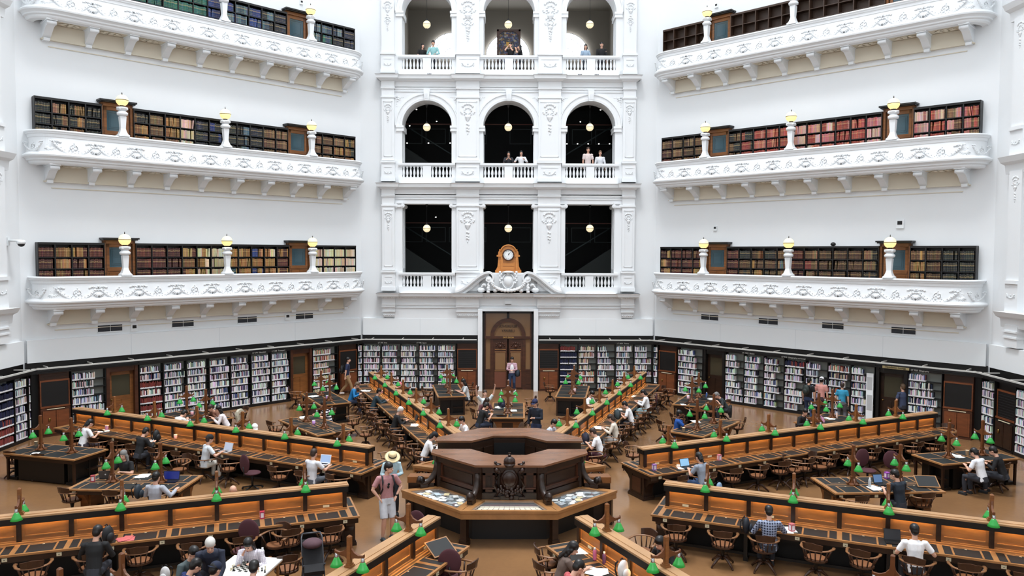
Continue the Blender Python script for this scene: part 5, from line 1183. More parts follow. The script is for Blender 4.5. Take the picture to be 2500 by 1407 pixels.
def task_proto():
    t = thing('task_chair', '', 'chair', M=TR(0, 0, -60)); MAR = mat('maroon_upholstery', (72, 34, 42), .8)
    m = MB(); m.ball((0, 0, .47), .24, 14, 8, 0, 1, 1, .22); m.build('seat', MAR, t); m = MB(); m.ball((0, -.25, .78), .25, 16, 12, 0, .9, .16, 1.05); m.build('backrest', MAR, t)
    m = MB(); m.lathe([(.03, .08), (.03, .44)], seg=8); m.tube([(0, -.05, .42), (0, -.27, .45), (0, -.29, .7)], .02, 6); m.build('column', BLACKM, t)
    for k in range(5): a = 2*pi*k/5; m = MB(); m.tube([(0, 0, .1), (.28*cos(a), .28*sin(a), .06)], .02, 6); m.ball((.28*cos(a), .28*sin(a), .03), .03, 6, 4); m.build('leg', BLACKM, t)
    return t
TC0 = task_proto()
CHN = [0]
def chair(x, y, rz, label, proto=None, grp=None):
    p = proto or CH0; M_ = TR(x, y, 0, rz)
    if p.matrix_world.translation.z < -20: p.matrix_world = M_; p['label'] = label; return p
    return clone(p, M_, label, grp)
TASK = {('LU', 3), ('BR', 9)}
for key, side, ks in (('LU', 1, range(0, 12)), ('RU', -1, range(0, 12)), ('LL', 1, range(0, 9)), ('RL', -1, range(0, 9)), ('BL', 1, range(0, 12)), ('BR', -1, range(0, 12)), ('FL', 1, (0, 1, 2)), ('FR', -1, (0, 1))):
    M, L, n, nm = DESK[key]; p = L/n
    for k in ks:
        s_ = (k+.5)*p+R.uniform(-.06, .06); off = .98+R.uniform(-.05, .12)
        loc = M @ Vector((s_, side*off, 0)); d = M.to_3x3() @ Vector((0, -side, 0)); rz = atan2(d.y, d.x)-pi/2+R.uniform(-.3, .3)
        chair(loc.x, loc.y, rz, '%s, %s from the centre at the %s desk' % ('rounded maroon task chair' if (key, k) in TASK else 'wooden swivel armchair', ORD[k], DN[key]), TC0 if (key, k) in TASK else None)
# ------------------------------------------------------------------ people
def cmat(c, r=.8):
    c = tuple(int(x) for x in c); return mat('cloth_%d_%d_%d' % c, c, r, vary=.1, vscale=9)
def plaid(name, c1, c2, c3, sc=22):
    if name in MATS: return MATS[name]
    m = mat(name, c1, .8); nt = m.node_tree; b = nt.nodes['Principled BSDF']; tc = nt.nodes.new('ShaderNodeTexCoord')
    def wave(d):
        w = nt.nodes.new('ShaderNodeTexWave'); w.bands_direction = d; w.inputs['Scale'].default_value = sc/6.3; nt.links.new(tc.outputs['Object'], w.inputs[0])
        r = nt.nodes.new('ShaderNodeValToRGB'); r.color_ramp.interpolation = 'CONSTANT'; r.color_ramp.elements[1].position = .6; nt.links.new(w.outputs[0], r.inputs[0]); return r
    prev = None
    for d, c in (('X', c2), ('Z', c3)):
        mx = nt.nodes.new('ShaderNodeMix'); mx.data_type = 'RGBA'; w = wave(d); ml = nt.nodes.new('ShaderNodeMath'); ml.operation = 'MULTIPLY'; ml.inputs[1].default_value = .7
        nt.links.new(w.outputs[0], ml.inputs[0]); nt.links.new(ml.outputs[0], mx.inputs[0])
        if prev: nt.links.new(prev, mx.inputs[6])
        else: mx.inputs[6].default_value = (*lin(c1), 1)
        mx.inputs[7].default_value = (*lin(c), 1); prev = mx.outputs[2]
    nt.links.new(prev, b.inputs['Base Color']); return m
def stripes(name, c1, c2, sc=3.2, d='Z'):
    if name in MATS: return MATS[name]
    m = mat(name, c1, .8); nt = m.node_tree; b = nt.nodes['Principled BSDF']; tc = nt.nodes.new('ShaderNodeTexCoord')
    w = nt.nodes.new('ShaderNodeTexWave'); w.bands_direction = d; w.inputs['Scale'].default_value = sc; nt.links.new(tc.outputs['Object'], w.inputs[0])
    r = nt.nodes.new('ShaderNodeValToRGB'); r.color_ramp.interpolation = 'CONSTANT'; r.color_ramp.elements[0].color = (*lin(c1), 1); r.color_ramp.elements[1].position = .55; r.color_ramp.elements[1].color = (*lin(c2), 1)
    nt.links.new(w.outputs[0], r.inputs[0]); nt.links.new(r.outputs[0], b.inputs['Base Color']); return m
SKIN = {0: mat('fair_skin', (214, 166, 142), .55), 1: mat('tan_skin', (176, 124, 98), .55), 2: mat('brown_skin', (122, 80, 60), .55)}
HAIRB = mat('black_hair', (16, 13, 13), .4); HAIRC = {'k': HAIRB, 'b': mat('brown_hair', (52, 36, 28), .5), 'w': mat('white_hair', (206, 204, 198), .6), 'g': mat('grey_hair', (120, 118, 116), .6), 'd': mat('dark_blond_hair', (98, 76, 56), .5)}
EYE = mat('eye_dark', (26, 20, 18), .3)
V = Vector
def remesh(o, vx, sm=3):
    r = o.modifiers.new('skin_union', 'REMESH'); r.mode = 'VOXEL'; r.voxel_size = vx; r.use_smooth_shade = True
    s = o.modifiers.new('smooth', 'SMOOTH'); s.iterations = sm; s.factor = .5; return o
def loft(m, pts, rx, ry, side, seg=12):
    pts = [V(p) for p in pts]; n = len(pts); vs = []
    for i, p in enumerate(pts):
        t = (pts[min(i+1, n-1)]-pts[max(i-1, 0)]).normalized(); a = (side-t*side.dot(t)).normalized(); b = t.cross(a)
        for j in range(seg): q = 2*pi*j/seg; vs.append(tuple(p+a*rx[i]*cos(q)+b*ry[i]*sin(q)))
    m.add(vs, [(i*seg+j, i*seg+(j+1) % seg, (i+1)*seg+(j+1) % seg, (i+1)*seg+j) for i in range(n-1) for j in range(seg)]+[tuple(range(seg-1, -1, -1)), tuple((n-1)*seg+j for j in range(seg))], 0, True)
def lerp(a, b, t): return a+(b-a)*t
def ik(S, T, l1, l2, hint):
    d = T-S; L = min(d.length, (l1+l2)*.995); d.normalize(); T = S+d*L
    a = (l1*l1-l2*l2+L*L)/(2*L); h = sqrt(max(l1*l1-a*a, 0)); hp = (hint-d*hint.dot(d)).normalized(); return S+d*a+hp*h, T
def person(label, pos, face, kind='sit', h=1.7, lean=.15, head=(0, 0), hands=None, hint=None, top=(200, 200, 200), sleeve='short', legs=(40, 42, 50), shorts=False, shoes=(40, 40, 42), hair='k', style='short', skin=0, cap=None, turn=0, legmode=None, by='head', near=False, skirt=None, side=0., fl=None):
    s = h/1.7; vx = .008 if near else .0125; fr = .0095 if near else .012
    rt = V((1, 0, 0)); up = V((0, sin(lean), cos(lean))); up = Matrix.Rotation(side, 3, 'Y') @ up
    pz = .56 if kind == 'sit' else .93*s
    pel = V((0, 0, pz)); tw = Matrix.Rotation(turn, 3, 'Z'); upt = tw @ up; srt = tw @ rt
    ch = pel+upt*.34*s; sh = pel+upt*.49*s; nk = pel+upt*.55*s
    hp, hy = head; hup = tw @ Matrix.Rotation(hy, 3, 'Z') @ V((0, sin(lean*.4+hp), cos(lean*.4+hp))); hfw = (tw @ Matrix.Rotation(hy, 3, 'Z') @ V((0, cos(lean*.4+hp), -sin(lean*.4+hp)))); hrt = hfw.cross(hup).normalized()
    hc = nk+hup*.15*s+hfw*.02
    if by == 'head':
        zt = hc.z; P = at(pos[0], pos[1], zt+(pos[2] if len(pos) > 2 else 0)); rz = radians(face)-pi/2; o2 = Matrix.Rotation(rz, 3, 'Z') @ V((hc.x, hc.y, 0)); M = TR(P.x-o2.x, P.y-o2.y, (pos[2] if len(pos) > 2 else 0), rz)
    else: M = TR(pos[0], pos[1], pos[2], radians(face)-pi/2)
    t = thing('person', label, 'person', M=M)
    SK = SKIN[skin]; b = MB()
    # head: skull, jaw, nose, ears, neck
    HM = Matrix((hrt, hfw, hup)).transposed()
    def hb(c, r, sx=1, sy=1, sz=1, mm=b): p = hc+HM @ V(c)*s; mm.ball(p, r*s, 14, 10, 0, sx, sy, sz, M=HM)
    hb((0, -.01, .025), .098, .8, .98, 1.02); hb((0, .03, -.045), .068, .86, .95, 1.05); hb((0, .1, -.01), .016, .8, 1.3, 1.6); hb((0, .085, -.055), .02, 1.4, .8, .6)
    for q in (-1, 1): hb((q*.078, -.005, -.005), .022, .5, .9, 1.3)
    loft(b, [nk-upt*.06, nk+hup*.03, hc-hup*.06*s], [.062*s, .052*s, .05*s], [.06*s, .052*s, .052*s], srt)
    loft(b, [pel-upt*.06, pel+upt*.08, ch-upt*.1*s, ch, sh-upt*.02, nk-upt*.03], [.14*s, .13*s, .125*s, .145*s, .15*s, .06*s], [.1*s, .095*s, .09*s, .1*s, .09*s, .05*s], srt)
    # arms
    A = []
    if hands is None: hands = ((-.16, .38, .84), (.16, .38, .84)) if kind == 'sit' else ((-.24, .06, .82*s), (.24, .06, .82*s))
    for q in (0, 1):
        sg = -1 if q == 0 else 1; S = sh+srt*(sg*.185*s)-upt*.02; T = V(hands[q]); T = tw @ T if kind == 'sit' else T
        hn = V(hint[q]) if hint else V((sg*.6, -.35, -.8)); E, T = ik(S, T, .28*s, .25*s, hn); A.append((S, E, T, sg))
        loft(b, [S-srt*sg*.03, lerp(S, E, .3), lerp(S, E, .9), E, lerp(E, T, .25), lerp(E, T, .9), T], [x*s for x in (.05, .05, .04, .038, .04, .028, .027)], [x*s for x in (.05, .05, .04, .038, .038, .024, .022)], V((.3, .2, 1)))
        d = (T-E).normalized(); pn = V((0, 0, -1)) if abs(d.z) < .8 else V((-sg, 0, 0)); pn = (pn-d*pn.dot(d)).normalized(); w = d.cross(pn).normalized()
        loft(b, [T-d*.01, T+d*.03, T+d*.085], [.026, .04, .038], [.02, .019, .015], w)
        for k, ln in enumerate((.062, .072, .068, .052)):
            o_ = T+d*.08+w*((k-1.5)*.02); p1 = o_+d*ln*.5+pn*.008; p2 = o_+d*ln*.85+pn*.03; b.tube([o_-d*.02, o_, p1, p2], [fr, fr, fr*.95, fr*.8], 6)
        tw_ = w*(-sg if w.dot(srt)*sg > 0 else sg) if False else w*(1 if w.dot(srt)*(-sg) > 0 else -1); o_ = T+d*.02+tw_*.028; b.tube([T+d*.01, o_, o_+tw_*.025+d*.025, o_+tw_*.03+d*.055], [fr*1.2, fr*1.1, fr, fr*.8], 6)
    # legs
    Lg = []
    for q in (-1, 1):
        H = pel+V((q*.09*s, 0, -.03))
        if kind == 'sit': K = V((q*.13, .43, .53)); An = V((q*.13, .4 if not legmode else .25, .09))
        elif legmode == 'walk': An = V((q*.07, .3*q*(1), .1 if q > 0 else .16)); K, An = ik(H, An, .43*s, .42*s, V((0, 1, 0)))
        else: K, An = ik(H, V((q*.12, .0+(fl or 0)*q, .08)), .43*s, .42*s, V((0, 1, 0)))
        Lg.append((H, K, An, q))
        loft(b, [H, lerp(H, K, .4), lerp(H, K, .95), K, lerp(K, An, .3), lerp(K, An, .9), An], [x*s for x in (.085, .078, .054, .052, .056, .036, .034)], [x*s for x in (.085, .078, .054, .052, .056, .036, .036)], V((1, .1, 0)))
        b.ball(An+V((0, .07, -.045)), .06, 8, 6, 0, .7, 1.8, .6)
    remesh(b.build('body', SK, t), vx)
    # eyes
    m = MB()
    for q in (-1, 1): p = hc+HM @ V((q*.032, .086, .018))*s; m.ball(p, .011*s, 6, 4, 0, 1.3, .6, .7, M=HM)
    m.build('eyes', EYE, t)
    m = MB(); m.ball(hc+HM @ V((0, .103, -.056))*s, .012*s, 8, 5, 0, 1.8, .5, .5, M=HM); m.build('mouth', mat('lips', (150, 84, 76), .5), t)
    # hair
    if style != 'none':
        m = MB(); HC_ = HAIRC[hair]
        hb((0, -.022, .05), .108, .84, .98, .9, m); hb((0, -.05, .0), .092, .86, .8, 1.0, m)
        if style in ('long', 'pony'): hb((0, -.07, -.05), .085, .95, .6, 1.1, m)
        if style == 'long':
            for k in range(4): p = hc+HM @ V((0, -.07-.012*k, -.08-.06*k))*s; m.ball(p, (.085-.008*k)*s, 12, 8, 0, 1.15, .55, 1, M=HM)
            for q in (-1, 1):
                for k in range(3): p = hc+HM @ V((q*.075, -.01-.01*k, -.03-.07*k))*s; m.ball(p, .04*s, 10, 6, 0, .7, 1, 1.3, M=HM)
        if style == 'pony': 
            for k in range(4): p = hc+HM @ V((0, -.11-.01*k, -.0-.055*k))*s; m.ball(p, (.036-.004*k)*s, 8, 6, M=HM)
        if style == 'bun': hb((0, -.09, .08), .045, 1, 1, 1, m)
        remesh(m.build('hair', HC_, t), .012, 2)
    if cap:
        m = MB(); cm = cmat(cap[1])
        if cap[0] == 'sunhat':
            for (r_, z_) in (): pass
            mm = MB(); mm.lathe([(.21, .035), (.2, .03), (.12, .07), (.105, .09), (.1, .14), (.08, .18), (.03, .19)], seg=20); m.add([tuple(hc+HM @ V(p)*s) for p in mm.v], mm.f, 0, True); m.build('sun_hat', cm, t)
            m = MB(); mm = MB(); mm.lathe([(.113, .08), (.112, .115), (.105, .115)], seg=20); m.add([tuple(hc+HM @ V(p)*s) for p in mm.v], mm.f, 0, True); m.build('hat_band', cmat((24, 24, 26)), t)
        else:
            hb((0, -.012, .062), .112, .84, .98, .8, m); q = 1 if cap[0] == 'cap' else -1
            hb((0, q*.105, .045), .07, 1, 1.0, .12, m); m.build('cap', cm, t)
    # top
    tm = top if not isinstance(top, tuple) else cmat(top); m = MB()
    loft(m, [pel-upt*.1, pel+upt*.06, ch-upt*.1*s, ch, sh-upt*.03, sh+upt*.04*s], [.16*s, .15*s, .145*s, .168*s, .178*s, .085*s], [.12*s, .115*s, .11*s, .12*s, .105*s, .062*s], srt)
    if sleeve != 'none':
        for S, E, T, sg in A:
            if sleeve == 'short': loft(m, [S-srt*sg*.05, S, lerp(S, E, .35), lerp(S, E, .75)], [.062*s, .068*s, .064*s, .06*s], [.062*s, .068*s, .062*s, .058*s], V((.3, .2, 1)))
            else: loft(m, [S-srt*sg*.05, S, lerp(S, E, .5), E, lerp(E, T, .4), lerp(E, T, .93)], [x*s for x in (.062, .068, .06, .055, .052, .042)], [x*s for x in (.062, .068, .058, .055, .05, .04)], V((.3, .2, 1)))
    remesh(m.build('shirt' if sleeve == 'short' else 'top', tm, t), .012 if near else .016, 3)
    # trousers or skirt
    m = MB()
    loft(m, [pel-upt*.12+V((0, .0, 0)), pel+upt*.04], [.155*s, .15*s], [.125*s, .118*s], rt)
    e = .75 if shorts else 1
    for H, K, An, q in Lg:
        if shorts: loft(m, [H, lerp(H, K, .5), lerp(H, K, .95)], [.1*s, .095*s, .088*s], [.1*s, .095*s, .088*s], V((1, .1, 0)))
        else: loft(m, [H, lerp(H, K, .5), K, lerp(K, An, .4), lerp(K, An, .93)], [x*s for x in (.1, .088, .07, .068, .056)], [x*s for x in (.1, .088, .07, .068, .056)], V((1, .1, 0)))
    if skirt: loft(m, [pel-V((0, .0, .04)), V((0, .25, .5)), V((0, .42, .4))], [.19, .2, .19], [.12, .11, .12], rt)
    remesh(m.build('trousers' if not shorts else 'shorts', cmat(legs) if isinstance(legs, tuple) else legs, t), .012 if near else .016, 3)
    for H, K, An, q in Lg:
        m = MB(); m.ball(An+V((0, .06, -.04)), .068, 10, 6, 0, .72, 1.85, .62); m.box(An.x-.045, An.y-.05, An.z-.085, An.x+.045, An.y+.17, An.z-.06); m.build('shoe', cmat(shoes), t)
    return t, (hc, HM, ch, srt, upt, A, pel)
def backpack(parent_or_none, M, col, label=None, h=.42):
    m = MB(); c = cmat(col, .6)
    m.ball((0, 0, h*.48), h*.5, 14, 10, 0, .68, .42, 1)
    m.ball((0, -.1, h*.36), h*.3, 12, 8, 0, .8, .4, .9)
    t = thing('backpack', label, 'backpack', M=M) if label else None
    if t: m.build('bag', c, t)
    else: o = m.build('backpack', c, parent_or_none, M=M); t = o
    mm = MB()
    for q in (-1, 1): mm.tube([(q*.08, .06, h*.9), (q*.1, .1, h*.75), (q*.11, .1, h*.45), (q*.09, .07, h*.12)], .016, 6)
    mm.tube([(-.03, .05, h*.95), (0, .04, h*1.04), (.03, .05, h*.95)], .012, 6); mm.build('strap', cmat((24, 24, 26)), t); return t
P_ = person
D_ = {'LU': 65, 'RU': 115, 'LL': 105, 'RL': 75, 'BL': 22, 'BR': 158}
WORK = ((-.14, .4, .86), (.16, .42, .86)); CHIN = ((-.12, .42, .84), (.06, .26, 1.08))
# seated along the desks
P_('man in pale grey T-shirt and backwards black cap typing at the far left desk', (512, 1073), 58, lean=.2, top=(206, 212, 218), legs=(196, 192, 182), cap=('back', (22, 24, 26)), hair='b', hands=((-.2, .38, .84), (.22, .42, .86)), turn=-.3, head=(.15, -.1))
P_('woman in white T-shirt with dark ponytail, outer end of the far left desk', (220, 1034), 50, lean=.3, top=(234, 234, 236), style='pony', head=(.4, 0), legs=(60, 52, 60), hands=WORK)
P_('man in black clothes reading papers at the far left desk', (356, 1055), 62, lean=.3, top=(20, 21, 24), sleeve='long', head=(.5, 0), hands=WORK)
P_('brown-haired person in light grey T-shirt on the maroon chair', (767, 1108), 62, lean=.1, top=(214, 216, 222), hair='b', head=(.2, 0), hands=((-.2, .4, .84), (.25, .42, .86)), legs=(88, 92, 100))
P_('dark-haired woman in grey T-shirt typing on a laptop at the far right desk', (1706, 1117), 122, lean=.2, top=(136, 146, 160), style='pony', hair='k', head=(.3, 0), legs=(54, 78, 116), hands=WORK)
P_('man in black seen from behind at the lower left desk', (239, 1300), 100, lean=.25, top=(12, 13, 16), sleeve='long', head=(.3, -.3), near=True)
P_('man in blue and white checked shirt seen from behind at the lower right desk', (1877, 1250), 80, lean=.12, top=plaid('navy_check', (28, 34, 56), (150, 160, 184), (160, 170, 194), 38), sleeve='long', head=(.3, 0), near=True, hair='k', hands=((-.2, .34, .86), (.28, .4, .88)))
P_('man in plain white T-shirt seen from behind at the lower right desk', (2232, 1296), 78, lean=.15, top=(236, 236, 238), head=(.15, 0), near=True, legs=(40, 40, 44), hands=((-.2, .34, .84), (.36, .3, .82)))
P_('person in bright blue hoodie reading a book at the back left desk', (872, 941), 5, lean=.35, top=(20, 112, 170), sleeve='long', hair='d', head=(.4, 0), legs=(50, 60, 84))
P_('man in dark teal jacket reaching for a laptop at the back left desk', (926, 957), 12, lean=.35, top=(34, 56, 66), sleeve='long', head=(.2, -.1), hands=((-.1, .52, .86), (.12, .54, .86)))
P_('white-haired person in black top at the back left desk', (978, 1003), 18, lean=.3, top=(16, 17, 20), sleeve='long', hair='w', head=(.4, -.2), hands=WORK)
P_('woman in white blouse and black cap at the inner back left desk', (1060, 1066), 12, lean=.4, top=(230, 231, 233), sleeve='long', style='pony', head=(.5, 0), cap=('cap', (22, 24, 30)), legs=(24, 26, 38), hands=WORK)
P_('man in white shirt facing left beside the inner end of the back left desk', (1127, 1027), 205, lean=.2, top=(234, 234, 236), sleeve='long', head=(.35, 0))
P_('woman in white blouse and pale teal skirt at the back right desk', (1570, 960), 165, lean=.2, top=(232, 234, 236), sleeve='long', style='pony', head=(.4, 0), legs=(160, 190, 196), skirt=True, hands=WORK)
P_('young man in white T-shirt with backpack at the back right desk', (1525, 989), 165, lean=.35, top=(236, 237, 239), head=(.45, 0), hands=WORK)
P_('woman in cream sweater over papers, back right desk', (1490, 1022), 165, lean=.25, top=(214, 206, 192), sleeve='long', style='pony', hair='b', head=(.4, 0), legs=(206, 204, 202), hands=WORK)
P_('woman in white T-shirt writing at the inner end of the back right desk', (1447, 1056), 160, lean=.35, top=(236, 237, 240), style='bun', hair='b', head=(.4, 0), legs=(84, 40, 52), hands=WORK)
P_('boy in white T-shirt on the far side of the back right desk', (1446, 963), 325, lean=.25, top=(234, 236, 238), head=(.4, 0), hands=WORK)
P_('boy in white and blue shirt at the inner far side of the back right desk', (1353, 1034), 330, lean=.25, top=(196, 206, 222), head=(.45, 0), hands=WORK)
P_('woman in brown T-shirt with long black hair leaning over papers at the front right desk', (1399, 1340), 8, lean=.3, top=(104, 88, 80), style='long', head=(.5, -.3), near=True, hands=((-.14, .4, .84), (.12, .5, .84)))
P_('woman in coral top holding her face at the bottom edge of the front right desk', (1413, 1386), 22, lean=.35, top=(182, 84, 88), style='short', head=(.5, 0), near=True, hands=((-.06, .34, .98), (.08, .34, .98)))
P_('black-haired person in black on the right side of the front right desk', (1611, 1327), 215, lean=.25, top=(16, 17, 20), sleeve='long', style='long', head=(.4, 0), near=True)
P_('person in white cap behind the rail of the far left desk', (622, 1046), 300, lean=.3, top=(60, 60, 66), head=(.3, 0), cap=('cap', (232, 232, 232)))
P_('bald person just visible over the rail of the lower left desk', (569, 1199), 280, lean=.25, top=(50, 50, 56), style='none', head=(.4, 0), near=True)
# around the tables
P_('boy in white shirt resting his head on the table below the left bookshelves', (450, 1010), 60, lean=.75, top=(232, 230, 228), sleeve='long', head=(.5, 0), hands=((-.1, .5, .84), (.14, .52, .84)))
P_('woman in white blouse with long black hair leaning on the table below the left bookshelves', (533, 1000), 200, lean=.45, top=(230, 224, 226), sleeve='long', style='long', head=(.1, .3), hands=((-.1, .44, .86), (.1, .4, .92)))
P_('brown-haired person leaning beside the woman with long black hair', (514, 997), 230, lean=.5, top=(120, 78, 60), hair='b', head=(.4, 0))
P_('man in navy and white striped shirt reading at the table behind the far left desk', (789, 988), 205, lean=.25, top=stripes('navy_stripe', (232, 232, 236), (24, 28, 48)), head=(.4, 0), legs=(50, 52, 60), hands=((-.14, .48, .85), (.16, .46, .85)))
P_('woman in grey T-shirt with headphones working at the table left of the entrance', (1131, 933), 190, lean=.2, top=(196, 200, 202), style='long', head=(.25, 0), hands=WORK)
P_('child in white T-shirt raising both arms behind the central table', (1184, 961), 285, lean=-.05, top=(214, 222, 224), style='short', hair='b', hands=((-.36, .1, 1.5), (.38, .12, 1.48)), hint=((-1, 0, -.4), (1, 0, -.4)), head=(-.1, 0))
P_('person in maroon top with loose brown hair at the central back table', (1189, 980), 300, lean=.35, top=(96, 58, 62), hair='b', style='long', head=(.5, 0))
P_('man in black T-shirt with a bag strap reading at the central back table', (1187, 992), 30, lean=.35, top=(18, 19, 22), head=(.5, 0), legs=(30, 40, 60), hands=((-.1, .46, .86), (.12, .44, .86)))
P_('man in blue polo shirt with hand on chin behind the far right desk', (1659, 1011), 355, lean=.1, top=(20, 74, 150), skin=2, head=(.1, 0), hands=((-.1, .25, 1.12), (.18, .5, .84)), hint=((-.3, 0, -1), (.6, -.2, -.8)))
P_('shaven-headed man in dark T-shirt hunched over papers near the right door', (1750, 966), 185, lean=.6, top=(44, 52, 56), style='short', hair='g', head=(.5, 0), hands=WORK)
P_('man in black sweater at the table below the right bookshelves', (1966, 1007), 300, lean=.35, top=(16, 16, 19), sleeve='long', head=(.3, -.3))
P_('person in pink top bending down at the table below the right bookshelves', (1988, 1009), 200, lean=.7, top=(206, 146, 178), sleeve='long', head=(.5, 0))
P_('man in grey hooded sweatshirt seen from behind at the left table', (382, 1166), 82, lean=.08, top=(168, 172, 182), sleeve='long', head=(.15, 0), near=True, hands=((-.2, .32, .86), (.36, .32, .9)))
P_('grey-haired person in black T-shirt typing behind the lamp of the left table', (301, 1112), 262, lean=.1, top=(18, 18, 20), hair='g', style='long', head=(.2, 0), hands=((-.14, .34, .86), (.2, .36, .86)))
P_('man in dark T-shirt with tablet at the table with the raised lid', (2184, 1160), 110, lean=.2, top=(22, 34, 46), head=(.3, .4), near=True)
P_('person in white T-shirt seen from behind at the right edge table', (2378, 1106), 118, lean=.3, top=(222, 224, 228), head=(.4, 0))
P_('person in black jacket and hood at the right edge table', (2424, 1102), 135, lean=.35, top=(12, 12, 15), sleeve='long', head=(.4, 0))
# chess players
P_('grey-haired man in navy sweater bending over the chess table', (513, 1332), 290, kind='stand', h=1.72, lean=.62, top=(34, 40, 58), sleeve='long', hair='w', head=(.3, 0), near=True, hands=((-.12, .55, .9), (.14, .5, .9)))
P_('man in grey-green jacket sitting left of the chess table', (473, 1352), 330, lean=.3, top=(74, 86, 88), sleeve='long', head=(.4, 0), near=True)
P_('person in blue checked shirt at the chess table, bottom edge', (478, 1383), 40, lean=.4, top=plaid('blue_check', (18, 44, 110), (10, 14, 30), (12, 18, 40), 34), sleeve='long', head=(.5, 0), near=True)
P_('person in navy cap at the chess table, bottom edge', (526, 1392), 60, lean=.3, top=(40, 46, 60), sleeve='long', head=(.3, 0), near=True, cap=('back', (18, 30, 56)))
P_('woman in white patterned blouse with black hair studying the chess board', (606, 1331), 268, lean=.35, top=plaid('fine_print_blouse', (228, 224, 228), (180, 172, 190), (196, 190, 204), 60), sleeve='long', style='long', head=(.5, 0), near=True, hands=((-.12, .36, .84), (.1, .3, 1.0)))
P_('dark-haired player seen from above at the bottom edge of the chess board', (620, 1388), 95, lean=.3, top=(190, 186, 196), head=(.4, 0), near=True)
# standing people on the floor
W0 = at(945, 1316)
t, (hc, HM, ch, srt, upt, A, pel) = P_('man in dusty pink polo shirt and pale shorts standing with hands on hips', (W0.x, W0.y, 0), 296, kind='stand', by='pos', h=1.76, lean=0, top=(176, 126, 128), legs=(196, 198, 204), shorts=True, shoes=(70, 76, 80), head=(.25, .75), near=True, hands=((-.2, .07, 1.0), (.2, .07, 1.0)), hint=((-1, -.25, -.1), (1, -.25, -.1)), fl=.05)
backpack(t, TR(0, -.2, 1.02), (26, 28, 32))
m = MB()
for q in (-1, 1): m.tube([(q*.1, -.08, 1.47), (q*.125, .06, 1.5), (q*.135, .135, 1.38), (q*.14, .13, 1.22), (q*.16, .02, 1.08)], .022, 6, flat=.5)
m.build('backpack_strap', cmat((20, 22, 26)), t); m = MB(); m.ball((0, .15, 1.33), .03, 8, 6, 0, 1, .4, 1); m.ball((.01, .15, 1.27), .03, 8, 6, 0, 1, .4, 1.3); m.build('sunglasses', BLACKM, t)
Wt = A[1][2]; m = MB(); m.lathe([(.033, -.02), (.036, 0), (.033, .02)], c=tuple(lerp(A[0][1], A[0][2], .88)), seg=10); m.build('wristwatch', BLACKM, t)
P_('woman in straw sun hat and pale blue jacket standing behind the man in pink', (958, 1118), 285, kind='stand', h=1.62, lean=.12, top=(188, 216, 226), sleeve='long', head=(.55, 0), cap=('sunhat', (228, 206, 160)), style='long', hands=((-.08, .26, 1.08), (.1, .24, 1.06)), near=True)
W0 = at(847, 966)
t, q_ = P_('young man in navy T-shirt and khaki trousers walking with a black backpack', (W0.x, W0.y, 0), 5, kind='stand', by='pos', h=1.74, lean=.08, top=(36, 46, 76), legs=(150, 120, 84), shoes=(210, 200, 196), legmode='walk', hands=((-.26, .1, .84), (.26, -.05, .84)))
backpack(t, TR(0, -.22, 1.02), (24, 26, 30))
W0 = Vector((.2, 16.6, 0))
t, q_ = P_('man in pink checked overshirt and jeans standing in front of the entrance door', (W0.x, W0.y, 0), 268, kind='stand', by='pos', h=1.66, lean=0, top=plaid('pink_check', (190, 140, 158), (120, 60, 84), (226, 216, 222), 40), sleeve='long', legs=(36, 54, 84), shoes=(214, 214, 214), head=(.3, 0), hands=((-.06, .26, 1.1), (.08, .26, 1.1)))
m = MB(); m.ball((0, .09, 1.14), .1, 12, 8, 0, 1.0, .45, 2.2); m.build('undershirt', cmat((232, 232, 234)), t); backpack(t, TR(-.26, .02, .75), (44, 56, 70), h=.36)
P_('man in navy cap and dark shirt standing right of the central table', (1306, 985), 240, kind='stand', h=1.76, lean=.08, top=(24, 32, 46), sleeve='long', legs=(34, 46, 76), head=(.3, 0), cap=('cap', (28, 36, 72)), hands=((-.05, .26, 1.2), (.28, .06, .86)))
W0 = at(1972, 1024); t, q_ = P_('man in black T-shirt with a backpack browsing the right wall shelves', (W0.x, W0.y, 0), 45, kind='stand', by='pos', h=1.62, lean=.05, top=(20, 20, 22), legs=(40, 56, 88), head=(.1, -.5)); backpack(t, TR(0, -.22, 1.02), (34, 44, 40))
W0 = at(2003, 1026); t, q_ = P_('man in salmon top and white cap browsing the right wall shelves', (W0.x, W0.y, 0), 50, kind='stand', by='pos', h=1.68, lean=.05, top=(200, 140, 130), legs=(60, 40, 44), cap=('back', (228, 228, 230)), head=(.05, 0))
W0 = at(2054, 1034); P_('person in turquoise T-shirt browsing the right wall shelves', (W0.x, W0.y, 0), 60, kind='stand', by='pos', h=1.56, lean=.05, top=(44, 140, 176), hair='b', legs=(90, 90, 98))
W0 = at(2203, 1050); P_('person in dark blue T-shirt in front of the dark doorway on the right', (W0.x, W0.y, 0), 100, kind='stand', by='pos', h=1.7, lean=.05, top=(52, 62, 88), hair='d', legs=(36, 38, 48), hands=((-.24, .1, .9), (.2, .25, 1.0)))
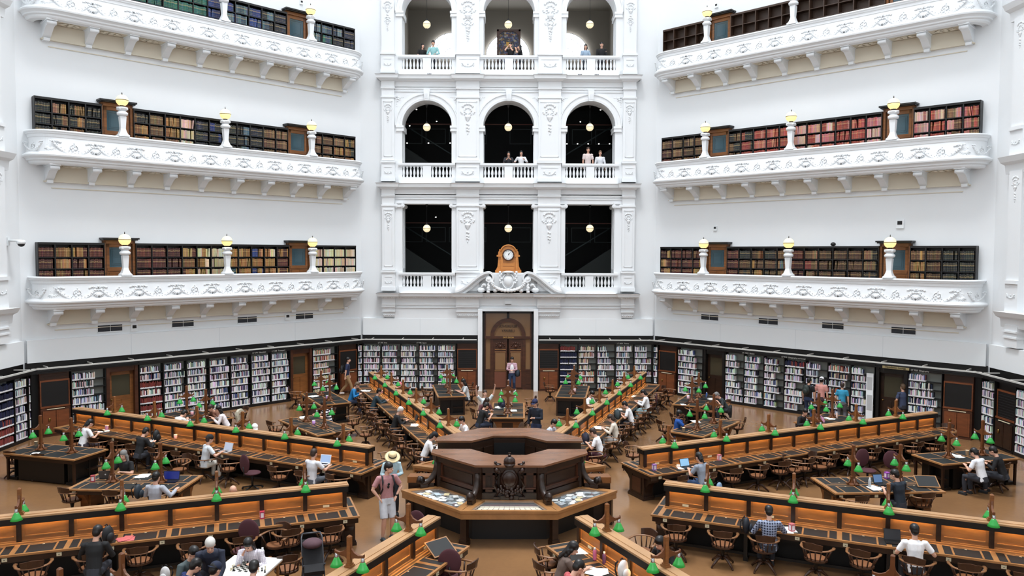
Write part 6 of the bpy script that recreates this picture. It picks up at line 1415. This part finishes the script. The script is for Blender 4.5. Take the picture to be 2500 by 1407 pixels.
# visitors behind the portal balustrades
for (px, zf, lb, fc, kw) in (
    (1030, 15.1, 'woman with long black hair in black top at the upper left opening', 300, dict(top=(18, 18, 20), style='long', h=1.6)),
    (1059, 15.1, 'man in mint shirt leaning on the upper left balustrade', 262, dict(top=(150, 196, 198), sleeve='long', h=1.74, hands=((-.16, .3, 1.1), (.18, .3, 1.1)))),
    (1247, 15.1, 'person photographing with raised arms at the upper centre opening', 255, dict(top=(24, 22, 24), h=1.66, hands=((-.03, .28, 1.5), (.07, .28, 1.5)))),
    (1272, 15.1, 'woman in black with raised hand at the upper centre opening', 200, dict(top=(20, 20, 24), style='long', h=1.58, hands=((-.05, .3, 1.4), (.24, .1, .9)))),
    (1428, 15.1, 'dark-haired woman in pale top at the upper right opening', 270, dict(top=(150, 170, 190), style='long', h=1.6)),
    (1467, 15.1, 'man in black jacket with yellow backpack straps at the upper right opening', 268, dict(top=(20, 20, 22), sleeve='long', h=1.7)),
    (1242, 9.99, 'woman in black and white at the arched centre opening, left one', 270, dict(top=(40, 40, 46), sleeve='long', style='long', h=1.56, hands=((-.1, .3, 1.2), (.1, .3, 1.2)))),
    (1273, 9.99, 'woman in white blouse at the arched centre opening, right one', 268, dict(top=(228, 228, 230), sleeve='long', style='long', h=1.6, hands=((-.16, .25, 1.2), (.3, .2, 1.1)))),
    (1436, 9.99, 'man in pale pink shirt at the arched right opening', 272, dict(top=(222, 206, 202), h=1.78, hair='b')),
    (1466, 9.99, 'woman in black top and white jacket at the arched right opening', 268, dict(top=(222, 224, 228), sleeve='long', h=1.62, hair='d'))):
    u, _ = uz(px, 300, 0, .35); p = WM[0] @ Vector((u, .38, zf)); P_(lb, (p.x, p.y, zf), fc, kind='stand', by='pos', **kw)
# ------------------------------------------------------------------ things on desks and tables
WP = mat('white_paper', (232, 232, 228), .7)
def item(name, cat, label, px, py, z, rz, build, group=None):
    P = at(px, py, z); t = thing(name, label, cat, M=TR(P.x, P.y, z, radians(rz)), group=group); build(t); return t
Z1 = ZD+.003
def laptop(col=(60, 62, 66), scr=(120, 134, 150), back=False, w=.32):
    def f(t):
        c = cmat(col, .4); m = MB(); m.box(-w/2, -.11, 0, w/2, .11, .016); m.build('keyboard_base', c, t)
        m = MB(); m.box(-w/2+.03, -.06, .016, w/2-.03, .07, .018); m.build('keys', BLACKM, t)
        m = MB(); m.prism([(.11, .012), (.12, .012), (.19, .225), (.18, .225)], 'x', -w/2, w/2); m.build('lid', c, t)
        m = MB(); m.prism([(.112, .03), (.114, .03), (.172, .212), (.17, .212)], 'x', -w/2+.015, w/2-.015); m.build('screen', mat('lit_screen_%d' % scr[0], scr, .3, emit=scr, es=.35), t)
        if back: m = MB(); m.prism([(.018*cos(2*pi*k/10), .02*sin(2*pi*k/10)) for k in range(10)], 'y', -.002, .002); m.build('logo', PANELW, t, M=TR(0, .157, .12, rx=-radians(18)))
    return f
def cup(c=(228, 208, 176), r=.04, h=.12):
    return lambda t: MB().lathe([(r*.78, 0), (r, h), (r*1.05, h), (r*.8, h-.01)], seg=14).build('cup', cmat(c, .5), t)
def tub(c1=(196, 150, 196), c2=(236, 232, 236)):
    def f(t):
        m = MB(); m.lathe([(.052, 0), (.055, .05), (.055, .13)], seg=14); m.build('body', cmat(c1, .5), t); m = MB(); m.lathe([(.056, .13), (.056, .15), (.02, .155)], seg=14); m.build('lid', cmat(c2, .5), t)
        m = MB(); m.box(-.03, -.057, .04, .03, -.05, .1); m.build('label_patch', cmat(c2, .5), t)
    return f
def bottle(c, h=.24):
    def f(t):
        m = MB(); m.lathe([(.034, 0), (.036, .02), (.036, h*.75), (.018, h*.88)], seg=12); m.build('body', mat('bottle_%d_%d' % c[:2], c, .25), t); m = MB(); m.lathe([(.02, h*.86), (.02, h), (.005, h)], seg=10); m.build('cap', PANELW, t)
    return f
def carton(c=(188, 70, 84)):
    def f(t):
        m = MB(); m.box(-.05, -.05, 0, .05, .05, .16); m.build('body', cmat(c, .5), t); m = MB(); m.box(-.052, -.03, .03, .052, .03, .13); m.box(-.03, -.052, .03, .03, .052, .13); m.build('printed_panel', cmat((234, 224, 228), .5), t)
    return f
def papers(n=3, c=(232, 232, 228), w=.21):
    def f(t):
        for k in range(n): m = MB(); m.box(-w/2, -w*.7, .003*k, w/2, w*.7, .003*k+.0025); m.build('sheet', cmat(c, .7), t, M=TR(R.uniform(-.09, .09)*(k > 0), R.uniform(-.07, .07)*(k > 0), 0, R.uniform(-.5, .5)))
    return f
def book(c=(226, 222, 214)):
    def f(t):
        for s_ in (-1, 1): m = MB(); m.prism([(0, 0), (s_*.15, .004), (s_*.15, .02), (s_*.07, .03), (0, .012)], 'y', -.11, .11); m.build('page', cmat(c, .7), t)
    return f
item('laptop', 'laptop', 'silver laptop open in front of the man in the backwards cap', 549, 1103, Z1, -25, laptop((196, 198, 202), (150, 156, 170)))
item('laptop', 'laptop', 'white laptop on the far left desk near the maroon chair', 789, 1134, Z1, -15, laptop((228, 230, 234), (130, 150, 180)))
item('laptop', 'laptop', 'black laptop with pale screen at the far right desk', 1679, 1143, Z1, 25, laptop((20, 20, 24), (120, 160, 190)))
item('laptop', 'laptop', 'grey laptop seen from behind on the left table', 263, 1166, Z1, 188, laptop((84, 82, 80), (90, 100, 110), True))
item('laptop', 'laptop', 'dark blue laptop in front of the hooded man', 413, 1176, Z1, 0, laptop((12, 16, 40), (16, 26, 90), w=.42))
item('laptop', 'laptop', 'black laptop in front of the man in dark teal jacket', 965, 974, Z1, -75, laptop((16, 17, 20), (50, 60, 80)))
item('laptop', 'laptop', 'black laptop in front of the white-haired person', 1006, 1030, Z1, -70, laptop((18, 20, 24), (30, 36, 44)))
item('laptop', 'laptop', 'white laptop in front of the man in checked shirt', 1880, 1275, Z1, -12, laptop((226, 228, 232), (190, 200, 214)))
item('laptop', 'laptop', 'black laptop beside the man in white T-shirt, lower right desk', 2182, 1326, Z1, -14, laptop((16, 16, 18), (24, 26, 30)))
item('laptop', 'laptop', 'black laptop on the table left of the entrance', 1106, 951, Z1, 90, laptop((18, 18, 20), (40, 44, 50)))
item('laptop', 'laptop', 'small black laptop on the table near the right door', 1717, 975, Z1, -100, laptop((16, 16, 20), (40, 44, 50)))
item('laptop', 'laptop', 'dark laptop half hidden by the white bag, front right desk', 1503, 1370, Z1, -60, laptop((40, 42, 46), (60, 64, 70)))
item('tablet', 'tablet', 'tablet on a stand on the table with the raised lid', 2151, 1184, Z1, 8, laptop((14, 14, 16), (70, 96, 130), w=.26))
for px, py, c, lb in ((261, 1050, (186, 130, 170), 'pink tub beside the woman in white, far left desk'), (429, 1073, (226, 170, 170), 'pink tub on the far left desk between two readers'), (799, 975, (190, 140, 200), 'lilac tub on the dark table near the left doors'), (766, 1037, (196, 150, 214), 'lilac tub on the table with the striped shirt reader'), (469, 1014, (220, 160, 168), 'pink tub on the table below the left bookshelves'),
                      (935, 962, (176, 130, 176), 'lilac tub on the back left desk'), (2152, 1063, (176, 140, 190), 'lilac tub on the far right desk'), (1680, 975, (220, 176, 184), 'pink tub on the table near the right door'), (1403, 958, (222, 180, 180), 'pink tub on the table right of the entrance'), (1431, 1050, (226, 170, 176), 'pink tub on the back right desk near the centre'), (1245, 992, (226, 210, 212), 'pale tub on the central back table')):
    item('tub', 'tub', lb, px, py, Z1, 200, tub(c))
for px, py, lb in ((88, 1090, 'cream cup on the left edge table'), (1104, 962, 'cream cup on the table left of the entrance'), (1745, 1032, 'tall cream cup beside a lamp, table with the blue shirt reader'), (1669, 1055, 'cream cup at the near end of the table with the blue shirt reader'), (1531, 977, 'cream cup on the back right desk'), (2361, 1112, 'white cup on the right edge table')):
    item('cup', 'cup', lb, px, py, Z1, 0, cup(r=.05, h=.15))
for px, py, c, lb in ((227, 1176, (176, 70, 76), 'red and white carton on the left table'), (640, 1266, (186, 60, 90), 'red and white carton on the lower left desk'), (1597, 1148, (150, 110, 180), 'lilac carton at the inner end of the far right desk'), (1756, 1124, (206, 130, 150), 'pink carton on the far right desk'), (1933, 1297, (196, 110, 116), 'tall pink carton beside the man in checked shirt'), (2165, 1168, (150, 70, 170), 'purple carton on the table with the raised lid')):
    item('carton', 'carton', lb, px, py, Z1, 20, carton(c))
for px, py, c, lb in ((1725, 972, (50, 90, 160), 'blue bottle on the table near the right door'), (2123, 1190, (190, 194, 198), 'silver bottle on the table with the raised lid'), (1452, 1368, (206, 110, 150), 'pink bottle on the front right desk'), (1475, 1378, (96, 60, 96), 'dark purple bottle on the front right desk'), (641, 1368, (236, 236, 238), 'white bottle on the chess table'), (2043, 1022, (220, 190, 180), 'small pale bottle on the table below the right bookshelves')):
    item('bottle', 'bottle', lb, px, py, Z1, 0, bottle(c))
for k, (px, py, n, rz, lb) in enumerate(((253, 1053, 4, 30, 'beside the woman in white, far left desk'), (368, 1077, 3, 10, 'in front of the man in black, far left desk'), (86, 1108, 1, 20, 'alone on the left edge table'), (345, 1163, 3, 0, 'in the middle of the left table'), (740, 1020, 2, 20, 'at the corner of the striped shirt reader\'s table'), (765, 968, 4, -10, 'on the dark table near the left doors'), (893, 955, 2, 10, 'on the back left desk by the blue hoodie'),
     (1013, 1039, 2, -10, 'in front of the white-haired reader'), (1073, 1089, 2, 10, 'in front of the woman with the black cap'), (1220, 996, 6, 0, 'spread over the central back table'), (1252, 1003, 2, 30, 'right of the lamp on the central back table'), (1540, 968, 3, 0, 'in front of the woman in the teal skirt'), (1508, 1000, 2, 0, 'near the backpack on the back right desk'), (1462, 1045, 5, 20, 'in front of the woman in cream sweater'), (1424, 1080, 4, 10, 'in front of the woman writing, back right desk'),
     (1670, 1141, 4, 0, 'beside the laptop on the far right desk'), (1668, 988, 1, 0, 'near end of the table near the right door'), (1733, 975, 4, 0, 'in front of the shaven-headed man'), (1990, 1024, 4, 0, 'on the table below the right bookshelves'), (2025, 1022, 4, 30, 'right part of the table below the right bookshelves'), (2330, 1114, 6, 10, 'fanned out on the right edge table'), (2134, 1193, 2, 20, 'by the tablet on the table with the raised lid'), (1921, 1296, 2, 0, 'under the tall pink carton'),
     (2196, 1322, 1, 0, 'beside the man in white T-shirt'), (1420, 1345, 3, 20, 'upright white and yellow sheets at the front right desk'), (1455, 1398, 6, 60, 'large white heap between the two women at the front right desk'), (1700, 1030, 2, 0, 'in front of the blue polo reader'), (445, 1026, 2, 0, 'under the resting boy\'s arms'))):
    item('papers', 'papers', 'white papers %s' % lb, px, py, Z1, rz, papers(n, w=.24 if n > 1 else .2))
item('magazine', 'magazine', 'red and white magazines beside the man in black, lower left desk', 308, 1317, Z1, 20, papers(5, (196, 100, 100), .17))
item('open_book', 'book', 'open book held by the reader in the bright blue hoodie', 888, 955, .95, -60, book())
# raised writing lids
for px, py, rz, lb in ((1075, 1352, 42, 'black leather writing lid tilted up on the front left desk'), (2262, 1188, -8, 'black leather writing lid tilted up on the right side table')):
    def f(t):
        m = MB(); m.box(-.27, -.2, 0, .27, .2, .02); m.build('lid_frame', OAKL, t, M=TR(0, 0, .12, rx=radians(30))); m = MB(); m.box(-.245, -.175, .018, .245, .175, .024); m.build('leather', LEATH, t, M=TR(0, 0, .12, rx=radians(30)))
        m = MB(); m.box(-.012, .02, 0, .012, .04, .13); m.build('prop', BRASS, t)
    item('writing_lid', 'lid', lb, px, py, Z1, rz, f)
for px, py, z, rz, c, lb in ((382, 1062, Z1, 60, (20, 22, 24), 'black shiny backpack standing on the far left desk'), (337, 1198, Z1-.08, 80, (34, 46, 56), 'dark blue-grey backpack at the near edge of the left table'), (263, 1302, Z1, 60, (26, 28, 32), 'black backpack on the lower left desk beside the man in black'), (1822, 1280, Z1-.1, 60, (24, 30, 40), 'black backpack hanging over the lower right desk edge'), (1508, 1010, Z1, 160, (70, 84, 90), 'grey backpack on the back right desk'), (1430, 1068, Z1, 160, (60, 64, 84), 'blue-grey backpack at the inner end of the back right desk'), (1409, 1016, .45, 200, (30, 48, 44), 'dark green backpack on the far side of the back right desk'), (976, 940, .5, 0, (216, 128, 138), 'pink bag behind the back left desk rail'), (1226, 984, Z1, 20, (24, 30, 54), 'navy bag on the central back table'), (403, 1395, .1, 0, (206, 206, 206), 'white plastic bag on the floor at the bottom edge'), (1522, 1388, Z1, 30, (222, 222, 220), 'white cloth bag on the front right desk'), (1756, 1186, .1, 30, (150, 180, 210), 'pale blue bag under the far right desk')):
    P = at(px, py, z+.2); backpack(None, TR(P.x, P.y, z, radians(rz)), c, lb, h=.36 if z > .3 else .3)
# coat over a chair back and a coat on the chair below the left shelves
for px, py, c, lb in ((1784, 1010, (14, 14, 17), 'black coat hanging over a chair back near the right door'), (586, 1020, (196, 190, 170), 'pale coat and black bag hung over a chair below the left bookshelves')):
    P = at(px, py, .5); t = thing('coat', lb, 'coat', M=TR(P.x, P.y, .12, radians(70), s=.8))
    m = MB(); m.prism([(-.2, .3), (-.1, .38), (.02, .26), (.12, .4), (.2, .33), (.24, .66), (.2, .8), (.1, .88), (-.1, .88), (-.22, .78), (-.24, .6)], 'y', -.05, .07); m.ball((-.12, .05, .6), .14, 10, 8, 0, 1, .8, 1.5); m.ball((.12, .06, .52), .12, 10, 8, 0, 1, .8, 1.7); o = m.build('cloth', cmat(c), t); remesh(o, .02, 4)
# chess table
P = at(602, 1385, ZD); t = thing('chess_table', 'white-topped chess table at the bottom edge', 'table', M=TR(P.x, P.y, 0, radians(-8)))
m = MB(); m.box(-.5, -.5, ZD-.03, .5, .5, ZD); m.build('table_top', mat('white_laminate', (226, 224, 218), .4), t); m = MB(); m.box(-.5, -.5, ZD-.06, .5, -.49, ZD-.03); m.box(.49, -.5, ZD-.05, .5, .5, ZD-.03)
for a in (-1, 1):
    for b__ in (-1, 1): m.box(a*.42-.02, b__*.42-.02, 0, a*.42+.02, b__*.42+.02, ZD-.03)
m.build('frame', OAKL, t)
CB = TR(P.x+.0, P.y+.02, ZD, radians(-8)); m = MB()
for a in range(8):
    for b__ in range(8): m.box(-.24+.06*a, -.24+.06*b__, 0, -.18+.06*a, -.18+.06*b__, .004, (a+b__) % 2)
tag(m.build('chess_board', [mat('board_white', (226, 224, 214), .5), mat('board_green_black', (34, 40, 36), .5)], M=CB), 'chess board in play on the white table', 'chess board')
for k in range(22):
    a, b__ = R.randint(0, 7), R.choice((0, 1, 1, 2, 5, 6, 6, 7)) if k < 16 else R.randint(3, 4); dk = k % 2
    if k >= 18: Mx = CB @ TR(.33+.04*(k-18), -.2+.05*(k % 3), 0)
    else: Mx = CB @ TR(-.21+.06*((k*3) % 8), -.21+.06*((k*5+k//8) % 8), .004)
    m = MB(); hgt = (.045, .06, .075)[k % 3]; m.lathe([(.02, 0), (.02, .008), (.009, .02), (.008, hgt*.7), (.014, hgt*.75), (.012, hgt), (.003, hgt+.006)], seg=8)
    tag(m.build('chess_piece', BLACKM if dk else IVORY, M=Mx), '%s chess piece on the board of the white table' % ('black' if dk else 'cream'), 'chess piece', '%s chess pieces' % ('black' if dk else 'cream'))
# push-chair
P = at(765, 1385, .5); t = thing('pushchair', 'folded black pushchair beside the chess table', 'pushchair', M=TR(P.x, P.y, 0, radians(20)))
m = MB()
for q in (-1, 1): m.tube([(q*.2, -.35, .1), (q*.2, .0, .5), (q*.2, .28, 1.0), (q*.17, .38, 1.05)], .016, 6); m.tube([(q*.2, .35, .1), (q*.2, 0, .5), (q*.2, -.2, .62)], .016, 6)
m.tube([(-.17, .38, 1.05), (.17, .38, 1.05)], .018, 6); m.build('frame', cmat((60, 62, 68), .4), t)
m = MB(); m.prism([(-.22, .42), (.05, .4), (.28, .92), (.2, 1.0), (-.05, .58), (-.24, .5)], 'x', -.19, .19); m.build('seat', cmat((18, 18, 22)), t)
m = MB(); m.ball((0, .15, .92), .2, 12, 8, 0, 1, .9, .5); m.build('hood', cmat((84, 58, 66)), t); m = MB(); m.box(-.16, -.1, .14, .16, .25, .32); m.build('basket', cmat((22, 22, 26)), t)
for q in (-1, 1):
    for y in (-.35, .35): m = MB(); m.tube([(q*.2-.02, y, .08), (q*.2+.02, y, .08)], .08, 12); m.build('wheel', BLACKM, t)
# chairs around tables (pixel of the seat, facing, text)
CL = [(586, 1020, 230, 'under the pale coat below the left bookshelves'), (40, 1128, 80, 'at the near left of the left edge table'), (107, 1134, 85, 'at the near side of the left edge table'), (228, 1083, 250, 'behind the left edge table'), (176, 1220, 70, 'at the left end of the table with the grey laptop'), (283, 1226, 85, 'at the near side of the table with the grey laptop'), (388, 1226, 85, 'under the man in grey hooded sweatshirt'), (440, 1146, 245, 'behind the table with the blue laptop'),
      (672, 1051, 50, 'at the left end of the striped shirt reader\'s table'), (730, 1063, 50, 'near side of the striped shirt reader\'s table'), (800, 1022, 205, 'under the striped shirt reader'), (862, 1034, 205, 'right of the striped shirt reader\'s table'), (893, 1062, 200, 'right corner of the striped shirt reader\'s table'), (832, 1078, 110, 'beside the far left desk rail, inner end'), (722, 972, 0, 'at the left side of the dark table near the left doors'), (745, 1000, 40, 'near side of the dark table near the left doors'), (752, 945, 290, 'behind the dark table near the left doors'),
      (943, 1128, 200, 'at the inner end of the far left desk'), (1045, 965, 0, 'left of the table left of the entrance'), (1140, 955, 180, 'under the woman in grey T-shirt'), (1152, 965, 170, 'right of the table left of the entrance'), (1167, 1020, 30, 'left of the central back table'), (1225, 1035, 90, 'at the near side of the central back table'), (1295, 1010, 180, 'right of the central back table, front one'), (1292, 990, 180, 'right of the central back table, back one'), (1343, 955, 0, 'left of the table right of the entrance'),
      (1447, 985, 180, 'under the boy in white T-shirt'), (1612, 975, 200, 'between the back right desk and the right table'), (1632, 965, 320, 'left of the table near the right door'), (1623, 1050, 20, 'at the left end of the blue shirt reader\'s table'), (1690, 1010, 300, 'behind the blue shirt reader\'s table'), (1655, 1033, 0, 'under the man in blue polo shirt'), (1800, 1045, 160, 'right of the blue shirt reader\'s table, front one'), (1735, 1005, 250, 'behind the blue shirt reader\'s table, far one'), (1765, 1000, 190, 'under the hunched man in dark T-shirt'),
      (1545, 1112, 330, 'at the inner end of the far right desk'), (1936, 1148, 330, 'behind the raised lid table, left one'), (2000, 1140, 300, 'behind the raised lid table, middle one'), (2090, 1240, 100, 'at the near side of the raised lid table, left one'), (2190, 1225, 100, 'under the man with the tablet'), (2250, 1232, 100, 'at the near side of the raised lid table, right one'), (2375, 1160, 118, 'under the person in white T-shirt, right edge'), (2435, 1158, 130, 'under the person in black jacket, right edge'),
      (2310, 1065, 230, 'between the far right desk and the right edge table'), (1340, 1375, 10, 'left of the two women at the front right desk'), (1570, 1345, 230, 'right of the front right desk rail'), (700, 1390, 110, 'between chess table and pushchair'), (675, 1330, 250, 'behind the chess table')]
for px, py, fc, lb in CL:
    P = at(px, py, .46); chair(P.x, P.y, radians(fc-90), 'wooden swivel armchair %s' % lb)
for px, py, fc, lb in ((2118, 1150, 280, 'behind the raised lid table, left round one'), (2182, 1155, 260, 'behind the raised lid table, right round one'), (597, 1345, 268, 'under the woman studying the chess board'), (1100, 1400, 90, 'at the bottom edge of the front left desk'), (1005, 1320, 250, 'partly hidden behind the front left desk')):
    P = at(px, py, .46); chair(P.x, P.y, radians(fc-90), 'maroon rounded task chair %s' % lb, TC0)
for pr in (RL0, TL0):
    if pr.matrix_world.translation.z < -20:
        for c in list(pr.children): bpy.data.objects.remove(c)
        bpy.data.objects.remove(pr)
